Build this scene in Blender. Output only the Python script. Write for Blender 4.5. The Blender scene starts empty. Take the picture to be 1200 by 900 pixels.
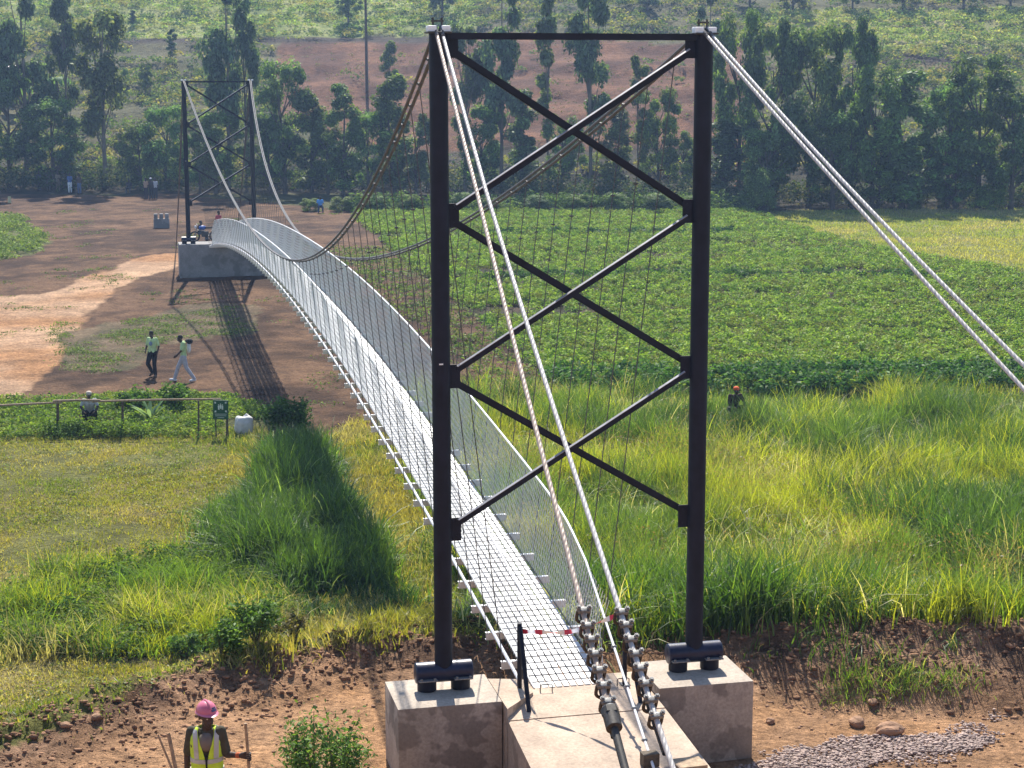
import bpy, bmesh, math
import numpy as np
from mathutils import Vector, Matrix

rng = np.random.default_rng(7)
scene = bpy.context.scene
COL = scene.collection
PI = math.pi

# ------------------------------------------------------------------ camera model (measured from the photograph)
F, PITCH, ROLL = 2056.0, 0.1703, 0.0015
CZ = 8.747
CP, SP = math.cos(PITCH), math.sin(PITCH)
AXA = 0.2253                                   # bearing of the bridge, left of straight ahead
SPAN, SPC, TH = 70.73, 3.382, 8.3              # span, tower pole spacing, tower height
C0 = np.array([.763, 21.99, 1.05])             # middle of the near tower, on top of its pedestals
AX = np.array([-math.sin(AXA), math.cos(AXA), 0.])
RI = np.array([math.cos(AXA), math.sin(AXA), 0.])
UP = np.array([0, 0, 1.])
C1 = C0 + AX * SPAN - UP * .5

def ray(px, py):
    x = (px - 600) / F; y = (py - 450) / F
    c, s = math.cos(ROLL), math.sin(ROLL)
    x, y = c * x + s * y, -s * x + c * y
    return np.array([x, CP - y * SP, -SP - y * CP])

def atY(px, py, Y):
    d = ray(px, py)
    return np.array([0, 0, CZ]) + d * (Y / d[1])

def project(X, Y, Z):
    Z = Z - CZ
    d = np.maximum(Y * CP - Z * SP, .05); u = Y * SP + Z * CP
    x = F * X / d; y = -F * u / d
    c, s = math.cos(ROLL), math.sin(ROLL)
    return 600 + c * x - s * y, 450 + s * x + c * y

# ------------------------------------------------------------------ noise
def vnoise(x, y, seed=0):
    x = np.asarray(x, float); y = np.asarray(y, float)
    xi = np.floor(x).astype(np.int64); yi = np.floor(y).astype(np.int64)
    fx = x - xi; fy = y - yi
    fx = fx * fx * (3 - 2 * fx); fy = fy * fy * (3 - 2 * fy)
    def h(a, b):
        n = (a * 374761393 + b * 668265263 + seed * 1442695041) & 0xFFFFFFFF
        n = ((n ^ (n >> 13)) * 1274126177) & 0xFFFFFFFF
        return ((n ^ (n >> 16)) & 0xFFFF) / 65535.0
    return (h(xi, yi) * (1 - fx) + h(xi + 1, yi) * fx) * (1 - fy) + (h(xi, yi + 1) * (1 - fx) + h(xi + 1, yi + 1) * fx) * fy

def fbm(x, y, oct=4, seed=0):
    s = 0; a = .5; t = 0
    for i in range(oct):
        s = s + a * vnoise(x * 2 ** i, y * 2 ** i, seed + i * 17); t += a; a *= .5
    return s / t

def sstep(a, b, x):
    t = np.clip((x - a) / (b - a), 0, 1)
    return t * t * (3 - 2 * t)

# ------------------------------------------------------------------ terrain height
def berm_y(X):
    return np.interp(X, [-30, -9, -7, -4.5, -2, 1, 4, 8, 12, 30], [20, 21.6, 22.6, 25.2, 27.0, 27.2, 26.8, 26.6, 26.2, 25])

def height(X, Y, detail=True):
    X = np.asarray(X, float); Y = np.asarray(Y, float)
    near = np.interp(Y, [-30, -2, 0, 6, 12, 15, 18], [10, 7.6, 7.1, 3.7, .9, .15, 0])
    d = Y - berm_y(X)
    z = near - 2.1 * sstep(.3, 6.5, d)
    rightside = sstep(3.2, 4.6, X)
    z = z + (.30 + .22 * rightside) * np.exp(-((d + .6) / 1.05) ** 2)
    z = z - .28 * rightside * np.exp(-((d + 2.7) / .55) ** 2)
    z = z + np.interp(Y, [52, 75, 90, 130, 152], [0, .5, .95, 1.2, 1.5])
    y0 = 152 - 10 * sstep(-10, 20, X)
    t = np.maximum(Y - y0, 0)
    hill = .25 * (np.sqrt(t * t + 9) - 3)
    hill = hill + .6 * (sstep(.3, .5, (hill / 2.4) % 1.0) - (hill / 2.4) % 1.0) * sstep(4, 12, t)
    z = z + hill
    # bank between the crop field and the wet meadow, and the little stream
    z = z - .45 * np.exp(-((Y - 58.5 - 1.2 * np.sin(X * .2)) / 1.3) ** 2) * sstep(1, 5, X)
    sx = 9.75 - (Y - 36.2) * .17
    z = z - .35 * np.exp(-((X - sx) / .8) ** 2) * sstep(31, 34, Y) * sstep(40, 38, Y)
    z = z - .8 * np.exp(-(((X + 13.3) / .75) ** 2 + ((Y - 54.9) / .8) ** 2) ** 2)      # dug pit behind the rail fence
    if detail:
        bump = np.exp(-((d + .7) / 1.7) ** 2)
        z = z + bump * .42 * (fbm(X * 1.7, Y * 1.7, 4, 5) - .5) + bump * .22 * (fbm(X * 6, Y * 6, 2, 9) - .5)
        z = z + .10 * (fbm(X * .9, Y * .9, 3, 3) - .5) + .12 * sstep(60, 150, Y) * (fbm(X * .4, Y * .4, 3, 13) - .5)
        z = z + sstep(150, 175, Y) * 1.2 * (fbm(X * .12, Y * .12, 3, 21) - .5)
        # level pads where people, tower and ramp stand
    return z

def ground_at(px, py):
    d = ray(px, py); lo, hi = 10.0, 330.0
    ys = np.linspace(12, 330, 3000)
    P = np.array([0, 0, CZ])[None] + d[None] * (ys / d[1])[:, None]
    g = height(P[:, 0], P[:, 1])
    k = np.argmax(P[:, 2] < g)
    if P[-1, 2] > g[-1]: k = len(ys) - 1
    return np.array([P[k, 0], P[k, 1], g[k]])

def hz(x, y): return float(height(np.array([x]), np.array([y]))[0])

def inpoly(px, py, poly):
    c = np.zeros(px.shape, bool); n = len(poly)
    for i in range(n):
        x1, y1 = poly[i]; x2, y2 = poly[(i + 1) % n]
        if y1 == y2: continue
        m = ((y1 > py) != (y2 > py)) & (px < (x2 - x1) * (py - y1) / (y2 - y1) + x1)
        c ^= m
    return c

# ------------------------------------------------------------------ materials
def new_mat(name):
    m = bpy.data.materials.new(name); m.use_nodes = True
    nt = m.node_tree; nt.nodes.clear()
    out = nt.nodes.new('ShaderNodeOutputMaterial')
    return m, nt, out

def mat(name, color, rough=.6, metal=0., var=.25, vscale=6., bump=0., bscale=40., spec=.4, coords='Object', dirt=None):
    m, nt, out = new_mat(name)
    b = nt.nodes.new('ShaderNodeBsdfPrincipled')
    b.inputs['Roughness'].default_value = rough; b.inputs['Metallic'].default_value = metal
    b.inputs['Specular IOR Level'].default_value = spec
    tc = nt.nodes.new('ShaderNodeTexCoord')
    n = nt.nodes.new('ShaderNodeTexNoise'); n.inputs['Scale'].default_value = vscale; n.inputs['Detail'].default_value = 6
    nt.links.new(tc.outputs[coords], n.inputs['Vector'])
    r = nt.nodes.new('ShaderNodeValToRGB')
    c = np.array(color)
    lo = c * (1 - var); hi = np.minimum(c * (1 + var), 1)
    if dirt is not None: lo = np.array(dirt)
    r.color_ramp.elements[0].position = .3; r.color_ramp.elements[1].position = .7
    r.color_ramp.elements[0].color = (*lo, 1); r.color_ramp.elements[1].color = (*hi, 1)
    nt.links.new(n.outputs['Fac'], r.inputs['Fac']); nt.links.new(r.outputs['Color'], b.inputs['Base Color'])
    if bump:
        n2 = nt.nodes.new('ShaderNodeTexNoise'); n2.inputs['Scale'].default_value = bscale; n2.inputs['Detail'].default_value = 5
        nt.links.new(tc.outputs[coords], n2.inputs['Vector'])
        bp = nt.nodes.new('ShaderNodeBump'); bp.inputs['Strength'].default_value = bump; bp.inputs['Distance'].default_value = .03
        nt.links.new(n2.outputs['Fac'], bp.inputs['Height']); nt.links.new(bp.outputs['Normal'], b.inputs['Normal'])
    nt.links.new(b.outputs['BSDF'], out.inputs['Surface'])
    return m

def leaf_mat(name, gain=1., trans=.45, objvar=0., tcol=(1.25, 1.2, .55), rough=.55, gloss=.03):
    """reads the vertex colour 'Col'; part of the light passes through"""
    m, nt, out = new_mat(name)
    a = nt.nodes.new('ShaderNodeAttribute'); a.attribute_name = 'Col'
    src = a.outputs['Color']
    hs = nt.nodes.new('ShaderNodeHueSaturation'); nt.links.new(src, hs.inputs['Color'])
    hs.inputs['Value'].default_value = gain
    if objvar:
        oi = nt.nodes.new('ShaderNodeObjectInfo')
        for s, k, off in (('Hue', .05 * objvar, .5), ('Value', .7 * objvar, gain)):
            ma = nt.nodes.new('ShaderNodeMath'); ma.operation = 'MULTIPLY_ADD'
            sub = nt.nodes.new('ShaderNodeMath'); sub.operation = 'SUBTRACT'; sub.inputs[1].default_value = .5
            nt.links.new(oi.outputs['Random'], sub.inputs[0])
            nt.links.new(sub.outputs[0], ma.inputs[0]); ma.inputs[1].default_value = k; ma.inputs[2].default_value = off
            nt.links.new(ma.outputs[0], hs.inputs[s])
    d = nt.nodes.new('ShaderNodeBsdfDiffuse'); nt.links.new(hs.outputs['Color'], d.inputs['Color'])
    t = nt.nodes.new('ShaderNodeBsdfTranslucent')
    mul = nt.nodes.new('ShaderNodeMix'); mul.data_type = 'RGBA'; mul.blend_type = 'MULTIPLY'; mul.inputs[0].default_value = 1
    mul.inputs[7].default_value = (*tcol, 1); nt.links.new(hs.outputs['Color'], mul.inputs[6]); nt.links.new(mul.outputs[2], t.inputs['Color'])
    mx = nt.nodes.new('ShaderNodeMixShader'); mx.inputs[0].default_value = trans
    nt.links.new(d.outputs[0], mx.inputs[1]); nt.links.new(t.outputs[0], mx.inputs[2])
    g = nt.nodes.new('ShaderNodeBsdfGlossy'); g.inputs['Roughness'].default_value = rough; g.inputs['Color'].default_value = (1, 1, 1, 1)
    m2 = nt.nodes.new('ShaderNodeMixShader')
    m2.inputs[0].default_value = gloss
    nt.links.new(mx.outputs[0], m2.inputs[1]); nt.links.new(g.outputs[0], m2.inputs[2])
    nt.links.new(m2.outputs[0], out.inputs['Surface'])
    return m

def ground_mat():
    m, nt, out = new_mat('ground_soil_and_turf')
    a = nt.nodes.new('ShaderNodeAttribute'); a.attribute_name = 'Col'
    g = nt.nodes.new('ShaderNodeNewGeometry')
    b = nt.nodes.new('ShaderNodeBsdfPrincipled'); b.inputs['Roughness'].default_value = .95; b.inputs['Specular IOR Level'].default_value = .15
    col = a.outputs['Color']
    for sc, amt in ((1.3, .5), (9., .7), (.35, .35)):
        n = nt.nodes.new('ShaderNodeTexNoise'); n.inputs['Scale'].default_value = sc; n.inputs['Detail'].default_value = 7; n.inputs['Roughness'].default_value = .65
        nt.links.new(g.outputs['Position'], n.inputs['Vector'])
        mr = nt.nodes.new('ShaderNodeMapRange'); mr.inputs[1].default_value = .3; mr.inputs[2].default_value = .7
        mr.inputs[3].default_value = 1 - amt * .75; mr.inputs[4].default_value = 1 + amt * .6
        nt.links.new(n.outputs['Fac'], mr.inputs[0])
        mx = nt.nodes.new('ShaderNodeVectorMath'); mx.operation = 'SCALE'
        nt.links.new(col, mx.inputs[0]); nt.links.new(mr.outputs[0], mx.inputs['Scale'])
        col = mx.outputs[0]
    nt.links.new(col, b.inputs['Base Color'])
    n = nt.nodes.new('ShaderNodeTexNoise'); n.inputs['Scale'].default_value = 7; n.inputs['Detail'].default_value = 8; n.inputs['Roughness'].default_value = .7
    nt.links.new(g.outputs['Position'], n.inputs['Vector'])
    n3 = nt.nodes.new('ShaderNodeTexNoise'); n3.inputs['Scale'].default_value = 1.6; n3.inputs['Detail'].default_value = 6; n3.inputs['Roughness'].default_value = .7
    nt.links.new(g.outputs['Position'], n3.inputs['Vector'])
    bp0 = nt.nodes.new('ShaderNodeBump'); bp0.inputs['Strength'].default_value = .8; bp0.inputs['Distance'].default_value = .4
    nt.links.new(n3.outputs['Fac'], bp0.inputs['Height'])
    bp = nt.nodes.new('ShaderNodeBump'); bp.inputs['Strength'].default_value = .9; bp.inputs['Distance'].default_value = .14; nt.links.new(bp0.outputs['Normal'], bp.inputs['Normal'])
    nt.links.new(n.outputs['Fac'], bp.inputs['Height']); nt.links.new(bp.outputs['Normal'], b.inputs['Normal'])
    nt.links.new(b.outputs['BSDF'], out.inputs['Surface'])
    return m

def concrete_mat(name, base, dark, stain_scale=1.6):
    m, nt, out = new_mat(name)
    b = nt.nodes.new('ShaderNodeBsdfPrincipled'); b.inputs['Roughness'].default_value = .85; b.inputs['Specular IOR Level'].default_value = .25
    g = nt.nodes.new('ShaderNodeNewGeometry')
    def noise(s, d):
        n = nt.nodes.new('ShaderNodeTexNoise'); n.inputs['Scale'].default_value = s; n.inputs['Detail'].default_value = d; n.inputs['Roughness'].default_value = .6
        nt.links.new(g.outputs['Position'], n.inputs['Vector']); return n
    def ramp(n, p0, p1, c0, c1):
        r = nt.nodes.new('ShaderNodeValToRGB'); r.color_ramp.elements[0].position = p0; r.color_ramp.elements[1].position = p1
        r.color_ramp.elements[0].color = (*c0, 1); r.color_ramp.elements[1].color = (*c1, 1)
        nt.links.new(n.outputs['Fac'], r.inputs['Fac']); return r
    base = np.array(base)
    r1 = ramp(noise(2.2, 8), .32, .68, base * .8, np.minimum(base * 1.18, 1))
    r2 = ramp(noise(26, 6), .3, .75, (.72,) * 3, (1.12,) * 3)
    mu = nt.nodes.new('ShaderNodeMix'); mu.data_type = 'RGBA'; mu.blend_type = 'MULTIPLY'; mu.inputs[0].default_value = 1
    nt.links.new(r1.outputs[0], mu.inputs[6]); nt.links.new(r2.outputs[0], mu.inputs[7])
    # damp patches, mostly on the upright faces
    r3 = ramp(noise(stain_scale, 3), .5, .54, (0, 0, 0), (1, 1, 1))
    sep = nt.nodes.new('ShaderNodeSeparateXYZ'); nt.links.new(g.outputs['Normal'], sep.inputs[0])
    ab = nt.nodes.new('ShaderNodeMath'); ab.operation = 'ABSOLUTE'; nt.links.new(sep.outputs['Z'], ab.inputs[0])
    lt = nt.nodes.new('ShaderNodeMath'); lt.operation = 'LESS_THAN'; lt.inputs[1].default_value = .5; nt.links.new(ab.outputs[0], lt.inputs[0])
    ml = nt.nodes.new('ShaderNodeMath'); ml.operation = 'MULTIPLY'; nt.links.new(lt.outputs[0], ml.inputs[0]); nt.links.new(r3.outputs[0], ml.inputs[1])
    m3 = nt.nodes.new('ShaderNodeMath'); m3.operation = 'MULTIPLY'; m3.inputs[1].default_value = .55; nt.links.new(ml.outputs[0], m3.inputs[0])
    mx = nt.nodes.new('ShaderNodeMix'); mx.data_type = 'RGBA'; nt.links.new(m3.outputs[0], mx.inputs[0])
    nt.links.new(mu.outputs[2], mx.inputs[6]); mx.inputs[7].default_value = (*dark, 1)
    nt.links.new(mx.outputs[2], b.inputs['Base Color'])
    bp = nt.nodes.new('ShaderNodeBump'); bp.inputs['Strength'].default_value = .35; bp.inputs['Distance'].default_value = .01
    nt.links.new(noise(34, 6).outputs['Fac'], bp.inputs['Height']); nt.links.new(bp.outputs['Normal'], b.inputs['Normal'])
    nt.links.new(b.outputs['BSDF'], out.inputs['Surface'])
    return m

M = {}
M['ground'] = ground_mat()
M['navy'] = mat('navy_black_steel_paint', (.0085, .0095, .019), .55, 0, .35, 5, .1, 60, .22)
M['roller'] = mat('blue_black_bearing_paint', (.012, .015, .042), .36, 0, .25, 14, .05, 60, .4)
M['galv'] = mat('galvanised_steel', (.72, .72, .72), .42, .35, .12, 30, .05, 90, .5)
M['galvplate'] = mat('galvanised_deck_plate', (.63, .63, .62), .6, .1, .2, 3, .1, 60, .3)
M['flange'] = mat('glint_flange_paint', (.26, .26, .29), .5, .1, .3, 8, .05, 60, .4)  # pale tone imitates the sun glint along the rising braces
M['wire'] = mat('galvanised_fence_wire', (.70, .72, .73), .45, .2, .1, 40, 0, 10, .5)
M['rope'] = mat('steel_wire_rope', (.52, .49, .46), .5, .2, .2, 20, .1, 200, .5)
M['dustrope'] = mat('dusty_wire_rope', (.42, .33, .27), .5, .25, .25, 20, .1, 200, .4)
M['hanger'] = mat('dark_suspender_steel', (.09, .09, .09), .5, .4, .2, 20)
M['clip'] = mat('zinc_clip', (.22, .22, .215), .5, .3, .35, 60, .1, 80)
M['clipdark'] = mat('greasy_clip_base', (.06, .055, .05), .55, .3, .3, 60)
M['white'] = mat('white_painted_cable', (.82, .82, .82), .5, 0, .08, 20)
M['mainrope'] = mat('dark_main_rope', (.105, .105, .112), .7, 0, .25, 20, .1, 200, .3)  # main span, darker than the stays of the same ropes
M['conc'] = concrete_mat('pedestal_concrete', (.46, .385, .31), (.15, .122, .098), 2.1)
M['concramp'] = concrete_mat('ramp_concrete', (.50, .385, .29), (.22, .165, .12))
M['concgrey'] = concrete_mat('grey_concrete', (.27, .26, .25), (.12, .115, .11), .8)
M['tape'] = None
M['wood'] = mat('weathered_pole_wood', (.34, .24, .15), .8, 0, .35, 14, .3, 50)
M['wooddark'] = mat('dark_post_wood', (.10, .075, .05), .85, 0, .35, 14, .3, 50)
M['bark'] = mat('tree_bark', (.085, .07, .058), .9, 0, .4, 3, .5, 12)
M['barkpale'] = mat('pale_gum_bark', (.16, .135, .11), .85, 0, .4, 2, .4, 9)
M['leaf'] = leaf_mat('tree_leaves', 1., .42, .55)
M['leafgrass'] = leaf_mat('meadow_grass_blades', 1., .5, 0, (1.3, 1.25, .45), .5, .03)
M['leafweed'] = leaf_mat('weed_leaves', 1., .45, 0, (1.25, 1.25, .5), .6, .012)
M['leafcrop'] = leaf_mat('crop_leaves', 1., .35, 0, (1.15, 1.25, .5), .5, .012)
M['leafscrub'] = leaf_mat('scrub_leaves', 1., .35, 0, (1.15, 1.2, .55), .6, .01)
M['rock'] = mat('orange_brown_rock', (.30, .17, .10), .9, 0, .4, 6, .8, 14)
M['clod'] = mat('soil_clods', (.26, .15, .09), .95, 0, .45, 2.5, .9, 26, .05)
M['gravel'] = mat('pale_pink_gravel', (.38, .285, .24), .9, 0, .35, 8, .3, 30)
M['water'] = mat('muddy_stream_water', (.30, .27, .24), .22, 0, .25, 1.5, .25, 5, .5)

# ------------------------------------------------------------------ object helpers
def tag(o, label=None, cat=None, group=None, kind=None):
    if label: o['label'] = label
    if cat: o['category'] = cat
    if group: o['group'] = group
    if kind: o['kind'] = kind
    return o

def empty(name, loc=(0, 0, 0), rz=0.):
    o = bpy.data.objects.new(name, None); COL.objects.link(o)
    o.location = loc; o.rotation_euler = (0, 0, rz); o.empty_display_size = .2
    return o

def dup(root, loc=None, rz=None, scale=None, label=None, parent=None):
    r = root.copy(); COL.objects.link(r)
    if parent is not None: r.parent = parent
    if loc is not None: r.location = loc
    if rz is not None: r.rotation_euler = (0, 0, rz)
    if scale is not None: r.scale = scale
    if label: r['label'] = label
    for ch in list(root.children): dup(ch, parent=r)
    return r

class MB:
    """collects shapes into one mesh"""
    def __init__(s): s.v = []; s.f = []; s.m = []; s.n = 0; s.mi = 0
    def add(s, v, f):
        v = [tuple(map(float, p)) for p in v]
        s.v += v; s.f += [tuple(i + s.n for i in q) for q in f]; s.m += [s.mi] * len(f); s.n += len(v)
    def box(s, c, size, rot=None, bevel=0.):
        sx, sy, sz = [q / 2 for q in size]
        bm = bmesh.new(); bmesh.ops.create_cube(bm, size=1)
        for v in bm.verts: v.co = Vector((v.co.x * 2 * sx, v.co.y * 2 * sy, v.co.z * 2 * sz))
        if bevel: bmesh.ops.bevel(bm, geom=bm.edges[:], offset=bevel, segments=2, affect='EDGES', profile=.6)
        bm.verts.index_update()
        R = rot if rot is not None else Matrix.Identity(3)
        C = Vector(c)
        s.add([R @ v.co + C for v in bm.verts], [[v.index for v in f.verts] for f in bm.faces]); bm.free()
    def bar(s, a, b, w, h, up=(0, 0, 1), bevel=0.):
        a = Vector(a); b = Vector(b); y = (b - a); L = y.length; y.normalize()
        x = y.cross(Vector(up)); x.normalize(); z = x.cross(y)
        R = Matrix((x, y, z)).transposed()
        s.box((a + b) / 2, (w, L, h), R, bevel)
    def tube(s, pts, r, n=8, cap=True):
        pts = [Vector(p) for p in pts]
        rs = r if isinstance(r, (list, tuple, np.ndarray)) else [r] * len(pts)
        V = []; Fc = []
        prev = None
        for i, p in enumerate(pts):
            t = (pts[min(i + 1, len(pts) - 1)] - pts[max(i - 1, 0)]).normalized()
            if prev is None:
                x = t.cross(Vector((0, 0, 1)))
                if x.length < 1e-3: x = t.cross(Vector((0, 1, 0)))
                x.normalize()
            else:
                x = prev - t * prev.dot(t); x.normalize()
            prev = x; y = t.cross(x)
            for k in range(n):
                a = 2 * PI * k / n
                V.append(p + (x * math.cos(a) + y * math.sin(a)) * rs[i])
        for i in range(len(pts) - 1):
            for k in range(n):
                Fc.append((i * n + k, i * n + (k + 1) % n, (i + 1) * n + (k + 1) % n, (i + 1) * n + k))
        if cap:
            Fc.append(tuple(range(n))[::-1]); Fc.append(tuple((len(pts) - 1) * n + k for k in range(n)))
        s.add(V, Fc)
    def cyl(s, a, b, r, n=20, bevel=0.):
        a = Vector(a); b = Vector(b); t = (b - a).normalized()
        if bevel: s.tube([a, a + t * 1e-4, a + t * bevel, b - t * bevel, b - t * 1e-4, b], [r - bevel * 1.01, r - bevel, r, r, r - bevel, r - bevel * 1.01], n)
        else: s.tube([a, b], r, n)
    def prism(s, poly, z0, z1):
        n = len(poly)
        z1s = z1 if isinstance(z1, (list, tuple)) else [z1] * n
        V = [(p[0], p[1], z0) for p in poly] + [(p[0], p[1], z) for p, z in zip(poly, z1s)]
        s.add(V, [tuple(range(n))[::-1], tuple(range(n, 2 * n))] + [(i, (i + 1) % n, n + (i + 1) % n, n + i) for i in range(n)])
    def sphere(s, c, r, n=12, m=8, scale=(1, 1, 1)):
        V = [(c[0], c[1], c[2] + r * scale[2])]; Fc = []
        for j in range(1, m):
            a = PI * j / m
            for k in range(n):
                b = 2 * PI * k / n
                V.append((c[0] + r * scale[0] * math.sin(a) * math.cos(b), c[1] + r * scale[1] * math.sin(a) * math.sin(b), c[2] + r * scale[2] * math.cos(a)))
        V.append((c[0], c[1], c[2] - r * scale[2])); e = len(V) - 1
        for k in range(n):
            Fc.append((0, 1 + k, 1 + (k + 1) % n)); Fc.append((e, 1 + (m - 2) * n + (k + 1) % n, 1 + (m - 2) * n + k))
        for j in range(m - 2):
            for k in range(n):
                Fc.append((1 + j * n + k, 1 + (j + 1) * n + k, 1 + (j + 1) * n + (k + 1) % n, 1 + j * n + (k + 1) % n))
        s.add(V, Fc)
    def build(s, name, mats, parent=None, smooth=False, loc=None):
        me = bpy.data.meshes.new(name); me.from_pydata(s.v, [], s.f)
        for m in (mats if isinstance(mats, list) else [mats]): me.materials.append(m)
        if any(s.m): me.polygons.foreach_set('material_index', s.m)
        bm = bmesh.new(); bm.from_mesh(me); bmesh.ops.recalc_face_normals(bm, faces=bm.faces); bm.to_mesh(me); bm.free()
        if smooth:
            me.polygons.foreach_set('use_smooth', [True] * len(me.polygons))
            try: me.set_sharp_from_angle(angle=math.radians(40))
            except Exception: pass
        me.update()
        o = bpy.data.objects.new(name, me); COL.objects.link(o)
        if parent is not None: o.parent = parent
        if loc is not None: o.location = loc
        return o

def np_mesh(name, V, Q, mats, col=None, parent=None, smooth=False):
    """fast mesh from arrays: V (n,3), Q (m,k), col (n,3) as vertex colour 'Col'"""
    me = bpy.data.meshes.new(name)
    V = np.ascontiguousarray(V, np.float32); Q = np.ascontiguousarray(Q, np.int32)
    n, k = len(Q), Q.shape[1]
    me.vertices.add(len(V)); me.vertices.foreach_set('co', V.ravel())
    me.loops.add(n * k); me.loops.foreach_set('vertex_index', Q.ravel())
    me.polygons.add(n); me.polygons.foreach_set('loop_start', np.arange(0, n * k, k, dtype=np.int32))
    me.polygons.foreach_set('loop_total', np.full(n, k, np.int32))
    if smooth: me.polygons.foreach_set('use_smooth', np.ones(n, bool))
    if col is not None:
        a = me.color_attributes.new('Col', 'FLOAT_COLOR', 'POINT')
        c4 = np.ones((len(V), 4), np.float32); c4[:, :3] = col
        a.data.foreach_set('color', c4.ravel())
    me.materials.append(mats)
    me.update(calc_edges=True); me.validate()
    o = bpy.data.objects.new(name, me); COL.objects.link(o)
    if parent is not None: o.parent = parent
    return o

def jit(c, n, amt=.25, warm=.12):
    """n colours round c: brightness and warmth vary"""
    c = np.array(c)[None, :] * np.exp(rng.normal(0, amt, (n, 1)))
    w = rng.normal(0, warm, (n, 1))
    return np.clip(c * (1 + w * np.array([[1., .3, -.6]])), .004, .95)

def blades(P, h, w, lean, col, bend=.5, seg=3, az=None):
    """grass blades: P roots (n,3), h heights, w widths, lean 0..1, col (n,3)"""
    n = len(P)
    az = rng.uniform(0, 2 * PI, n) if az is None else az
    d = np.stack([np.cos(az), np.sin(az), np.zeros(n)], 1)
    fa = rng.uniform(0, 2 * PI, n)
    sidev = np.stack([np.cos(fa), np.sin(fa), np.zeros(n)], 1)
    V = np.zeros((n, (seg + 1) * 2, 3)); 
    for i in range(seg + 1):
        t = i / seg
        out = lean * h * (t ** 1.8)
        z = h * t * (1 - bend * lean * t * .8)
        c = P + d * out[:, None]; c = c.copy(); c[:, 2] += z
        ww = (w * (1 - t ** 1.6 * .92) * .5)[:, None]
        V[:, 2 * i] = c - sidev * ww; V[:, 2 * i + 1] = c + sidev * ww
    base = (np.arange(n) * (seg + 1) * 2)[:, None]
    Q = np.concatenate([np.stack([base[:, 0] + 2 * i, base[:, 0] + 2 * i + 1, base[:, 0] + 2 * i + 3, base[:, 0] + 2 * i + 2], 1) for i in range(seg)], 0)
    C = np.repeat(col, (seg + 1) * 2, 0)
    return V.reshape(-1, 3), Q, C

def leaves(P, size, col, upbias=.4, aspect=.55, out=None):
    """rhombic leaves, random normals leaning up (and outwards)"""
    n = len(P)
    N = rng.normal(0, 1, (n, 3)); N /= np.linalg.norm(N, axis=1, keepdims=True)
    N[:, 2] = np.abs(N[:, 2]) + upbias
    if out is not None: N = N + out
    N /= np.linalg.norm(N, axis=1, keepdims=True)
    T = np.cross(N, rng.normal(0, 1, (n, 3))); T /= np.linalg.norm(T, axis=1, keepdims=True) + 1e-9
    B = np.cross(N, T)
    s = (np.ones(n) * size)[:, None]
    V = np.stack([P - T * s, P + B * s * aspect + N * s * .15, P + T * s, P - B * s * aspect + N * s * .15], 1)
    Q = np.arange(n * 4).reshape(n, 4)
    return V.reshape(-1, 3), Q, np.repeat(col, 4, 0)

def merge(parts):
    V = []; Q = []; C = []; o = 0
    for v, q, c in parts:
        V.append(v); Q.append(q + o); C.append(c); o += len(v)
    return np.concatenate(V), np.concatenate(Q), np.concatenate(C)

# ------------------------------------------------------------------ zones of the land (outlines surveyed from the photograph)
Z_MEADOW = [(475, 478), (640, 468), (850, 486), (1300, 478), (1300, 733), (1140, 752), (1060, 776), (950, 772), (870, 755), (720, 752), (560, 742), (505, 640)]
Z_REED = [(270, 650), (288, 590), (320, 545), (335, 515), (372, 515), (392, 560), (420, 620), (470, 690), (480, 716), (430, 730), (350, 730), (300, 710)]
Z_WEED = [(-80, 700), (0, 692), (120, 668), (240, 650), (300, 690), (345, 735), (330, 752), (235, 768), (150, 775), (60, 768), (-80, 780)]
Z_LAWN = [(-200, 500), (300, 500), (330, 520), (270, 640), (560, 742), (440, 752), (330, 770), (200, 790), (100, 850), (0, 880), (-200, 900)]
Z_STRIP = [(-200, 468), (60, 466), (262, 462), (335, 492), (310, 512), (-200, 512)]
Z_BEAN = [(410, 247), (860, 244), (985, 285), (1200, 322), (1400, 335), (1400, 448), (1000, 464), (850, 466), (655, 458), (560, 372), (480, 312)]
Z_YEL = [(840, 249), (1400, 243), (1400, 335), (1200, 322), (985, 285)]
Z_SOIL = [(-300, 228), (230, 226), (420, 246), (480, 312), (560, 372), (655, 458), (600, 480), (470, 478), (400, 520), (335, 492), (262, 462), (0, 468), (-300, 470)]
Z_PATH = [(-200, 352), (0, 343), (60, 338), (110, 322), (165, 303), (200, 300), (235, 306), (190, 322), (130, 345), (95, 372), (60, 420), (30, 452), (0, 472), (-200, 520)]
Z_PLOUGH = [(325, 48), (560, 42), (880, 52), (885, 140), (870, 190), (560, 190), (400, 175), (325, 130)]
Z_LGREEN = [(-400, -60), (560, -60), (560, 40), (325, 44), (0, 46), (-400, 46)]
Z_RGREEN = [(880, 14), (1600, 10), (1600, 62), (1000, 62), (880, 58)]
Z_RSLOPE = [(1010, 76), (1600, 70), (1600, 140), (1010, 130)]
Z_NEARDIRT = [(-300, 1000), (-300, 900), (0, 876), (70, 850), (160, 800), (250, 778), (340, 765), (440, 748), (560, 742), (720, 752), (870, 757), (950, 774), (1060, 778), (1140, 753), (1300, 735), (1500, 735), (1500, 1300), (-300, 1300)]
Z_FARGRN = [(-100, 250), (20, 250), (60, 282), (40, 296), (0, 304), (-100, 310)]
Z_TUFT = [(70, 378), (180, 372), (300, 352), (300, 392), (200, 400), (150, 430), (110, 440), (60, 420)]
Z_GRAVEL = [(868, 897), (930, 880), (1010, 866), (1080, 860), (1150, 858), (1178, 868), (1140, 882), (1060, 888), (980, 905), (880, 925)]

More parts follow.
